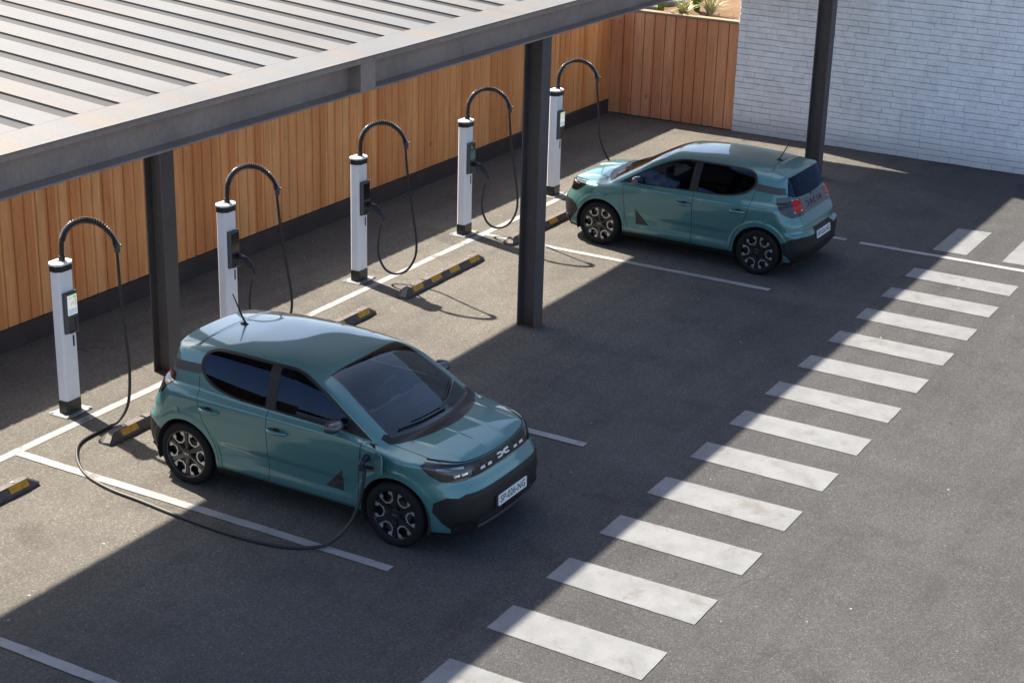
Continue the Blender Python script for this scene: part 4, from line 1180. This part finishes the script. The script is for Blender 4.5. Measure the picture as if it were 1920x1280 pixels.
def make_wheel(root, s_, sg, idx):
    xc = sg*.762; y = s_-1.9; hw = .098
    wh = empty('wheel', (xc, y, AZ), parent=root)
    out = 1 if sg > 0 else -1
    b = MB()
    prof = [(-.090, .242), (-.096, .272), (-.090, .300), (-.072, .314), (-.05, .3195), (0, .320), (.05, .3195), (.072, .314), (.090, .300), (.096, .274), (.090, .246), (.080, .240)]
    b.lathe([(p*out, r) for p, r in prof], (0, 0, 0), 'x', 56, 0, out)
    # tread blocks
    for k in range(72):
        t = 2*math.pi*k/72
        for (x0, x1, dt) in ((-.074, -.03, 0), (-.022, .022, .5), (.03, .074, 0)):
            t0 = t+dt*2*math.pi/72; dd = .030
            q = []
            for rr in (.3185, .3225):
                q += [(x0, rr*math.cos(t0-dd), rr*math.sin(t0-dd)), (x1, rr*math.cos(t0-dd), rr*math.sin(t0-dd)), (x1, rr*math.cos(t0+dd), rr*math.sin(t0+dd)), (x0, rr*math.cos(t0+dd), rr*math.sin(t0+dd))]
            b.add(q, [(4, 5, 6, 7), (0, 1, 5, 4), (1, 2, 6, 5), (2, 3, 7, 6), (3, 0, 4, 7)])
    b.build('tyre', TYRE, wh, True, 40)
    b = MB()
    b.lathe([(p*out, r) for p, r in [(.080, .2405), (.090, .244), (.088, .234), (.070, .226), (.020, .218), (.012, .03), (.014, 0)]], (0, 0, 0), 'x', 56, 0, out)
    b.lathe([(p*out, r) for p, r in [(.02, .150), (.026, .150), (.026, .05)]], (0, 0, 0), 'x', 40, 1, out)   # brake disc
    xf = .078*out
    def plate(poly, d0, d1, mi=0):
        pts = [(1.085*r*math.cos(t), 1.085*r*math.sin(t)) for r, t in poly]
        area = sum(pts[i][0]*pts[(i+1) % len(pts)][1]-pts[(i+1) % len(pts)][0]*pts[i][1] for i in range(len(pts)))
        if (area > 0) != (out > 0): pts = pts[::-1]
        ring = lambda d: [(d*out, p, q) for p, q in pts]
        bb = b2 if mi == 9 else b
        bb.loft([ring(d0), ring(d1)], 0, True)
    # six dark spokes
    for k in range(6):
        t = math.pi/6+2*math.pi*k/6
        plate([(.040, t-.55), (.110, t-.20), (.160, t-.19), (.214, t-.235), (.214, t+.235), (.160, t+.19), (.110, t+.20), (.040, t+.55)], .050, .066)
        plate([(.03, t-.4), (.12, t-.10), (.200, t-.05), (.200, t+.05), (.12, t+.10), (.03, t+.4)], .0662, .073)
    b.lathe([(p*out, r) for p, r in [(.05, .060), (.074, .056), (.079, .034), (.080, 0)]], (0, 0, 0), 'x', 24, 0, out)
    rim = b.build('rim', [RIMBLK, GREYTRIM], wh, True, 30)
    # machined faces: between each pair of spokes a wide flare by the rim with a thin arm turning in to the next one
    b2 = MB()
    for k in range(6):
        t = 2*math.pi*k/6+math.pi/6
        for sd in (1, -1):
            T = lambda r, a: (r, t+sd*a)
            plate([T(.213, .165), T(.213, .350), T(.186, .345), T(.170, .235), T(.172, .150)], .0665, .0690, 9)
            plate([T(.171, .150), T(.170, .205), T(.136, .255), T(.124, .185)], .0665, .0686, 9)
            plate([T(.136, .255), T(.124, .185), T(.104, .5236), T(.116, .5236)], .0665, .0683, 9)
    b2.build('machined_inlay', ALLOY, wh)
    b = MB()
    for q in emblem_polys(.026, .020):
        pts = [(.0812*out, a*(1 if out > 0 else -1), c) for a, c in q]
        b.add(pts, [tuple(range(len(pts)))])
    b.build('hub_emblem', CHROME, wh)
    return wh

def make_car(loc, rz_, label):
    root = tag(empty('hatchback_car', loc, rz_), label, 'car', 'teal electric hatchbacks on charge')
    part('body', (BODY, GAPC), [PAINT, GAPM], root, 0, 0, {GAPC: 1}, True)
    part('bonnet', (BONNET,), [PAINT], root)
    part('cowl', (COWL,), [GRILLEM], root)
    part('windscreen', (WS, WSBORDER), [WSGLASS, BLACK], root, 0, 0, {WSBORDER: 1})
    part('grille_panel', (GRILLE,), [GRILLEM], root, 0, .001)
    fbm = part('front_bumper', (FBUMP,), [BUMPER], root, 0, .003)
    part('lower_grille', (LGRILLE,), [GAPM], fbm, 0, -.004)
    rbm = part('rear_bumper', (RBUMP,), [BUMPER], root, 0, .003)
    part('tailgate_panel', (GARN,), [GARNISH], root, 0, .002)
    part('rear_window', (BGLASS,), [PRIVGLASS], root)
    for sg in (1, -1):
        part('sill', (SILL,), [DARKTRIM], root, sg, .004)
        fd = part('front_door', (DOORF,), [PAINT], root, sg, 0, None, True); rd = part('rear_door', (DOORR,), [PAINT], root, sg, 0, None, True)
        part('window', (WINF,), [SIDEGLASS], fd, sg); part('window', (WINR,), [PRIVGLASS], rd, sg)
        part('window_surround', (DLO,), [DARKTRIM], root, sg, .002, None, True)
        part('pillar_strip', (CPIL,), [GREYTRIM], root, sg, .002)
        dc = part('door_decal', (TRI,), [DECAL], fd, sg, .001)
        b = MB(); surf_text(b, 'D7', .044, 1.378, .446, 'side', sg, .003, 1 if sg > 0 else -1); b.build('decal_lettering', INK, fd)
        tl = part('tail_lamp', (TLAMP, TRED, TRED2), [BLACK, REDLAMP, REDDEEP], root, sg, .004, {TRED: 1, TRED2: 2})
        b = MB(); patch(b, [(32, 0.917), (42, 0.911), (42.2, 0.929), (32, 0.935)], 'rear', sg, .007); patch(b, [(34, 1.057), (42.5, 1.061), (42.5, 1.071), (35, 1.067)], 'rear', sg, .007); b.build('clear_lens', SILVER, tl)
        # head lamp: dark housing set back, bright strips, clear cover
        hl = part('headlight', (HLAMP,), [LENS], root, sg, .002)
        part('lamp_housing', (HLAMP,), [LAMPIN], hl, sg, -.022)
        b = MB()
        patch(b, [(36, .825), (46, .823), (52, .831), (52, .845), (46, .845), (36, .847)], 'front', sg, -.010, .004)
        b.build('light_strip', LAMPW, hl)
        b = MB(); patch(b, [(31, .754), (43, .741), (44, .791), (31, .799)], 'front', sg, -.012, .006); b.build('lamp_shade', BLACK, hl)
        b = MB(); patch(b, [(34, .769), (38, .764), (38, .785), (34, .789)], 'front', sg, -.009, .003); patch(b, [(39, .764), (42.5, .760), (42.5, .781), (39, .784)], 'front', sg, -.009, .003); b.build('projector_lens', CHROME, hl)
        # grille marks
        b = MB(); patch(b, [(13.6, .762), (17.4, .762), (17.4, .785), (13.6, .785)], 'front', sg, .006); b.build('grille_mark', SILVER, root)
        b = MB(); patch(b, [(20.6, .764), (24.6, .764), (24.6, .787), (20.6, .787)], 'front', sg, .006); b.build('grille_mark', SILVER, root)
        b = MB(); patch(b, [(20.6, .787), (24.6, .787), (24.2, .819), (21.6, .819)], 'front', sg, .004); b.build('grille_insert', DARKTRIM, root); b = MB(); patch(b, [(13.8, .785), (17.6, .785), (17.2, .815), (14.8, .815)], 'front', sg, .004); b.build('grille_insert', DARKTRIM, root)
        # bumper corner block and skid lip
        b = MB(); patch(b, [(31, .195), (44, .195), (44, .325), (42.5, .345), (33.5, .345), (31, .325)], 'front', sg, .022, .05); b.build('bumper_block', BUMPER, fbm)
        b = MB(); patch(b, [(32, .455), (35.5, .455), (35.5, .50), (32, .50)], 'front', sg, .006, .004); b.build('bumper_cap', DARKTRIM, fbm)
        b = MB(); patch(b, [(33, .195), (44, .195), (44, .315), (42, .330), (35, .330), (33, .315)], 'rear', sg, .020, .05); b.build('bumper_block', BUMPER, rbm)
        b = MB(); patch(b, [(36, .205), (42, .205), (42, .228), (36, .228)], 'rear', sg, .023, .004); b.build('reflector', REDDEEP, rbm)
        # small pressed badge above each arch
        b = MB()
        for s0 in (.80, 3.27):
            patch(b, [(s0, .745), (s0+.05, .745), (s0+.055, .80), (s0+.012, .81)], 'side', sg, .006, .008)
        b.build('arch_badge', PAINT, root)
        # door handles
        for dr, s0, z0 in ((fd, 1.955, .838), (rd, 2.775, .860)):
            b = MB()
            el = [(s0+.105+.052*math.cos(q), z0-.004+.030*math.sin(q)) for q in np.linspace(0, 2*math.pi, 17)[:-1]]
            patch(b, el, 'side', sg, .0012, .002); b.build('handle_cup', DARKTRIM if False else PAINT, dr)
            b = MB(); el = [(s0+.115+.045*math.cos(q), z0+.006+.034*math.sin(q)) for q in np.linspace(0, math.pi, 11)]
            patch(b, el, 'side', sg, .0024, .002); b.build('handle_recess', DARKTRIM, dr)
            b = MB()
            path = []
            for t in np.linspace(0, 1, 9):
                u = s0-.01+.235*t; (p, nn) = project(u, z0+.004, 'side', sg, .008+.036*math.sin(math.pi*t)**.5)
                path.append(p)
            b.tube(path, [.012]+[.018]*2+[.019]*3+[.018]*2+[.012], 8); b.build('handle', PAINT, dr, True, 60)
        # mirrors
        (mp, _) = project(1.37, 1.035, 'side', sg, 0)
        b = MB()
        b.tube([(mp[0]-sg*.02, mp[1]+.02, 1.035), (mp[0]+sg*.05, mp[1]+.01, 1.050)], [.030, .026], 8)
        arm = b.build('mirror_arm', DARKTRIM, root, True)
        b = MB(); cx, cy_, cz = mp[0]+sg*.120, mp[1]-.005, 1.078
        rings = []
        for k, (dy, sx_, sz_) in enumerate(((-.080, .02, .010), (-.073, .052, .028), (-.056, .078, .043), (-.028, .094, .054), (.010, .100, .058), (.042, .100, .058))):
            rings.append([(cx+sg*sx_*math.copysign(abs(math.cos(q))**.75, math.cos(q)), cy_+dy, cz+sz_*math.copysign(abs(math.sin(q))**.75, math.sin(q))) for q in np.linspace(0, 2*math.pi, 25)[:-1]])
        if sg > 0: rings = rings[::-1]
        b.loft(rings, 0, True); mh = b.build('wing_mirror', MIRRORS, root, True, 60)
        b = MB(); ring = [(cx+sg*.090*math.copysign(abs(math.cos(q))**.7, math.cos(q)), cy_+.0432, cz+.048*math.copysign(abs(math.sin(q))**.7, math.sin(q))) for q in np.linspace(0, 2*math.pi, 21)[:-1]]
        b.add(ring, [tuple(range(20)) if sg < 0 else tuple(reversed(range(20)))]); b.build('mirror_glass', MIRRORG, mh)
        # wheel wells
        for s_ in (AX_F, AX_R):
            b = MB()
            rings = []
            for q in np.linspace(-.35, math.pi+.35, 25):
                cy2, cz2 = (s_-1.9)+.371*math.cos(q), AZ+.371*math.sin(q)
                rings.append(((sg*.40, cy2, cz2), (sg*.845, cy2, cz2)))
            vs = [p for r in rings for p in r]; b.add(vs, [(2*i, 2*i+1, 2*i+3, 2*i+2) for i in range(24)])
            b.add([(sg*.40, (s_-1.9)+.371*math.cos(q), AZ+.371*math.sin(q)) for q in np.linspace(-.35, math.pi+.35, 25)], [tuple(range(25))])
            b.build('arch_liner', LINER, root)
            make_wheel(root, s_, sg, 0)
    # emblem and plates
    b = MB()
    for q in emblem_polys(.098, .046):
        patch(b, [(u, .792+v) for u, v in q], 'nose', 1, .014, .012)
    b.build('front_emblem', SILVER, root)
    def plate_geo(cs, cz, ny, nz, nm):
        n_ = Vector((0, ny, nz)).normalized(); U = Vector((1 if ny < 0 else -1, 0, 0)); V = n_.cross(U)
        o = Vector((0, cs-1.9, cz))
        b = MB(); 
        c = .008; w_, h_ = .26, .055
        pl_ = [(-w_+c, -h_), (w_-c, -h_), (w_, -h_+c), (w_, h_-c), (w_-c, h_), (-w_+c, h_), (-w_, h_-c), (-w_, -h_+c)]
        b.prism(pl_, (o, U, V, n_), -.004, .006); pt = b.build('number_plate', PLATEM, root)
        b = MB(); flat_text(b, 'SP-026-NG', .098, o+n_*.0072, U*1.0, V, 0, 1.02); b.build('plate_lettering', INK, pt)
    plate_geo(-.012, .430, -1, .02, 'f'); plate_geo(3.845, .545, 1, .10, 'r')
    b = MB(); b.box((-.30, -1.9-.010, .375), (.30, -1.9+.06, .485)); b.build('plate_holder', DARKTRIM, root)
    # front lower lip and centre block
    b = MB(); patch(b, [(-.10, .25), (.10, .25), (.12, .372), (-.12, .372)], 'nose', 1, .016, .03); b.build('skid_block', BUMPER, root)
    b = MB()
    path = [project(u, .262, 'front', 1, .012)[0] for u in np.linspace(30, 0, 9)]; path += [(-p[0], p[1], p[2]) for p in path[-2::-1]]
    b.tube(path, .014, 6); b.build('lower_lip', GREYTRIM, root, True)
    for zz in (.285, .305, .325):
        path = [project(u, zz, 'front', 1, .0)[0] for u in np.linspace(29, 0, 9)]; path += [(-p[0], p[1], p[2]) for p in path[-2::-1]]
        b = MB(); b.tube(path, .004, 4); b.build('grille_bar', DARKTRIM, root)
    # rear lettering made of strokes
    b = MB()
    def stroke(poly): patch(b, poly, 'tail', 1, .006, .006)
    L = .060; tk = .016; z0 = .940; h_ = .062
    cxs = [.275, .140, .015, -.095, -.215]
    def bar(x0, zA, x1, zB, t_=tk):
        d = Vector((x1-x0, zB-zA)); n_ = Vector((-d.y, d.x)).normalized()*t_*.5
        stroke([(x0+n_.x, zA+n_.y), (x0-n_.x, zA-n_.y), (x1-n_.x, zB-n_.y), (x1+n_.x, zB+n_.y)][::-1])
    # seen from behind the word runs from +x to -x
    x = cxs[0]; bar(x+.035, z0+h_, x-.015, z0+h_); bar(x-.015, z0+h_, x-.038, z0+h_-.020); bar(x-.038, z0+h_-.020, x-.038, z0+.020); bar(x-.038, z0+.02, x-.015, z0); bar(x-.015, z0, x+.035, z0)
    x = cxs[1]; bar(x+.042, z0-.006, x, z0+h_+.006); bar(x, z0+h_+.006, x-.042, z0-.006)
    x = cxs[2]; bar(x-.035, z0+h_, x+.015, z0+h_); bar(x+.015, z0+h_, x+.038, z0+h_-.020); bar(x+.038, z0+h_-.020, x+.038, z0+.020); bar(x+.038, z0+.02, x+.015, z0); bar(x+.015, z0, x-.035, z0)
    x = cxs[3]; bar(x, z0-.006, x, z0+h_+.006)
    x = cxs[4]; bar(x+.042, z0-.006, x, z0+h_+.006); bar(x, z0+h_+.006, x-.042, z0-.006)
    b.build('tailgate_lettering', INK, root)
    b = MB(); patch(b, [(-.09, 1.065), (.09, 1.065), (.085, 1.088), (-.085, 1.088)][::1], 'tail', 1, .014, .016); b.build('tailgate_handle', BLACK, root)
    # rear wiperless glass lip, roof seam, aerial
    (ap, an) = project(0.0, 3.11, 'top', 1, 0)
    b = MB()
    b.loft([[(.026*math.cos(q)*k, ap[1]+.055*math.sin(q)*k2, ap[2]-.006+dz) for q in np.linspace(0, 2*math.pi, 17)[:-1]] for k, k2, dz in ((1, 1, 0), (.9, .9, .012), (.5, .55, .022), (.3, .3, .026))])
    ae = b.build('aerial', DARKTRIM, root, True)
    b = MB(); b.tube([(0, ap[1]-.015, ap[2]+.012), (0, ap[1]+.02, ap[2]+.06), (0, ap[1]+.14, ap[2]+.29)], [.011, .0095, .0055], 8); b.build('aerial_mast', DARKTRIM, ae, True)
    # wipers
    for pts in ([(-.55, .86), (-.25, .80), (.10, .785), (.14, .79)], [(.05, .80), (.30, .86), (.60, .99)]):
        dense = [tuple(q) for q in catmull([(p[0], p[1], 0) for p in pts], 6)]
        b = MB(); path = []
        for k, p in enumerate(dense):
            (q, nn) = project(abs(p[0]), p[1]+.045, 'top', 1 if p[0] >= 0 else -1, .020); path.append(q)
        b.tube(path, .011, 6); path2 = [(p[0]+.01, p[1]+.035, p[2]+.010) for p in path[4:]]
        b.tube(path2, .007, 5); b.build('wiper', BLACK, root, True)
    # ---------------------------------------------------------------- cabin
    b = MB()
    b.box((-.70, -.75, .30), (.70, 1.55, .36)); b.build('cabin_floor', LINER, root)
    b = MB()
    sec = lambda x: [(x, -.86, .60), (x, -.95, .93), (x, -.78, .985), (x, -.52, .985), (x, -.42, .93), (x, -.40, .60)]
    b.loft([sec(-.68), sec(.68)][::-1]); da = b.build('dashboard', DASHM, root)
    b = MB(); b.loft([[(x, -.52, .987), (x, -.405, .935), (x, -.395, .940), (x, -.51, .994)] for x in (.66, -.66)]); b.build('dash_strip', DASHL, da)
    b = MB(); b.box((-.16, -.47, .965), (.10, -.455, 1.09), bev=.004); b.build('centre_screen', BLACK, da)
    b = MB(); b.box((.25, -.50, .985), (.48, -.485, 1.06), bev=.004); b.build('driver_screen', BLACK, da)
    st_o = Vector((.365, -.235, .93)); ax = Vector((0, .90, .42)).normalized(); U = Vector((1, 0, 0)); V = ax.cross(U)
    b = MB(); b.tube([st_o+(U*math.cos(q)+V*math.sin(q)*.95)*.175 for q in np.linspace(0, 2*math.pi, 33)], .0155, 8, cap=False)
    b.tube([st_o-U*.165-V*.01, st_o-V*.02, st_o+U*.165-V*.01], [.014, .03, .014], 6); b.tube([st_o-V*.02, st_o-V*.165], [.028, .014], 6)
    b.tube([st_o+ax*.02, st_o-ax*.06], [.055, .05], 10); b.tube([st_o-ax*.04, st_o-ax*.26], .035, 8)
    b.build('steering_wheel', DASHM, root, True)
    for x in (.36, -.36):
        b = MB(); b.box((x-.24, -.12, .36), (x+.24, .40, .60), bev=.04)
        b.loft([[(x-.23*w_, y+d, z) for w_, d in ((1, 0), (1, .10))] + [(x+.23*w_, y+d, z) for w_, d in ((1, .10), (1, 0))] for y, z in ((.32, .56), (.42, .86), (.48, 1.12))])
        b.loft([[(x-.12, y, z), (x-.12, y+.09, z), (x+.12, y+.09, z), (x+.12, y, z)] for y, z in ((.47, 1.15), (.50, 1.33))])
        b.build('front_seat', SEATM, root)
    b = MB(); b.box((-.62, .85, .36), (.62, 1.30, .62), bev=.04)
    b.loft([[(-.62, y, z), (-.62, y+.10, z), (.62, y+.10, z), (.62, y, z)] for y, z in ((1.22, .58), (1.40, 1.12))])
    for x in (-.36, .36): b.box((x-.12, 1.38, 1.14), (x+.12, 1.46, 1.28), bev=.02)
    b.build('rear_seat', SEATM, root)
    (mp, nn) = project(0.0, 1.50, 'top', 1, -.03)
    b = MB(); b.box((-.11, mp[1]+.02, mp[2]-.09), (.11, mp[1]+.05, mp[2]-.03), bev=.008); b.build('cabin_mirror', BLACK, root)
    return root

car1 = make_car((.835, -3.25, 0), 0.0, 'teal hatchback nearest the camera, facing right with a charging cable plugged into its wing')
car2 = copy_tree(car1); car2.location = (10.30, -2.79, 0); car2.rotation_euler = (0, 0, math.pi)
tag(car2, 'teal hatchback further back, tail toward us, parked nose to the fence')
# open charging port on the near car, with its flap swung forward and the plug in it
b = MB(); patch(b, spl([(.962, .735), (1.095, .728), (1.102, .930), (.960, .930)], 4), 'side', -1, .002, .002); pr = b.build('charging_port', GAPM, car1)
b = MB(); patch(b, [(.940, .712), (1.122, .704), (1.128, .955), (.938, .955)], 'side', -1, .0008, .001); b.build('port_rim', GREYTRIM, pr)
(h0, hn) = project(.945, .83, 'side', -1, .004)
b = MB()
fl = [(0, -.105), (.13, -.105), (.175, -.07), (.175, .08), (.155, .105), (0, .11)]
d = Vector((-.58, -.82, 0)).normalized()
b.prism(fl, (Vector(h0), d, Vector((0, 0, 1)), d.cross(Vector((0, 0, 1)))), -.006, .006); b.build('port_flap', PAINT, car1)
b = MB()
p0 = Vector(project(1.03, .835, 'side', -1, 0)[0])
pth = catmull([p0+Vector((.02, 0, .0)), p0+Vector((-.05, .0, .0)), p0+Vector((-.095, .0, -.025)), p0+Vector((-.10, .0, -.09))], 6)
b.tube(pth, [.034]*7+[.028]*6+[.024]*6, 10)
b.tube([p0+Vector((-.03, 0, .045)), p0+Vector((-.085, .0, .035)), p0+Vector((-.125, 0, -.02)), p0+Vector((-.105, 0, -.085))], .011, 8)
pg = b.build('charging_plug', PLUGM, None, True); pg.location = (.835, -3.25, 0)
tag(pg, 'dark charging plug held in the open port of the near teal hatchback', 'plug')
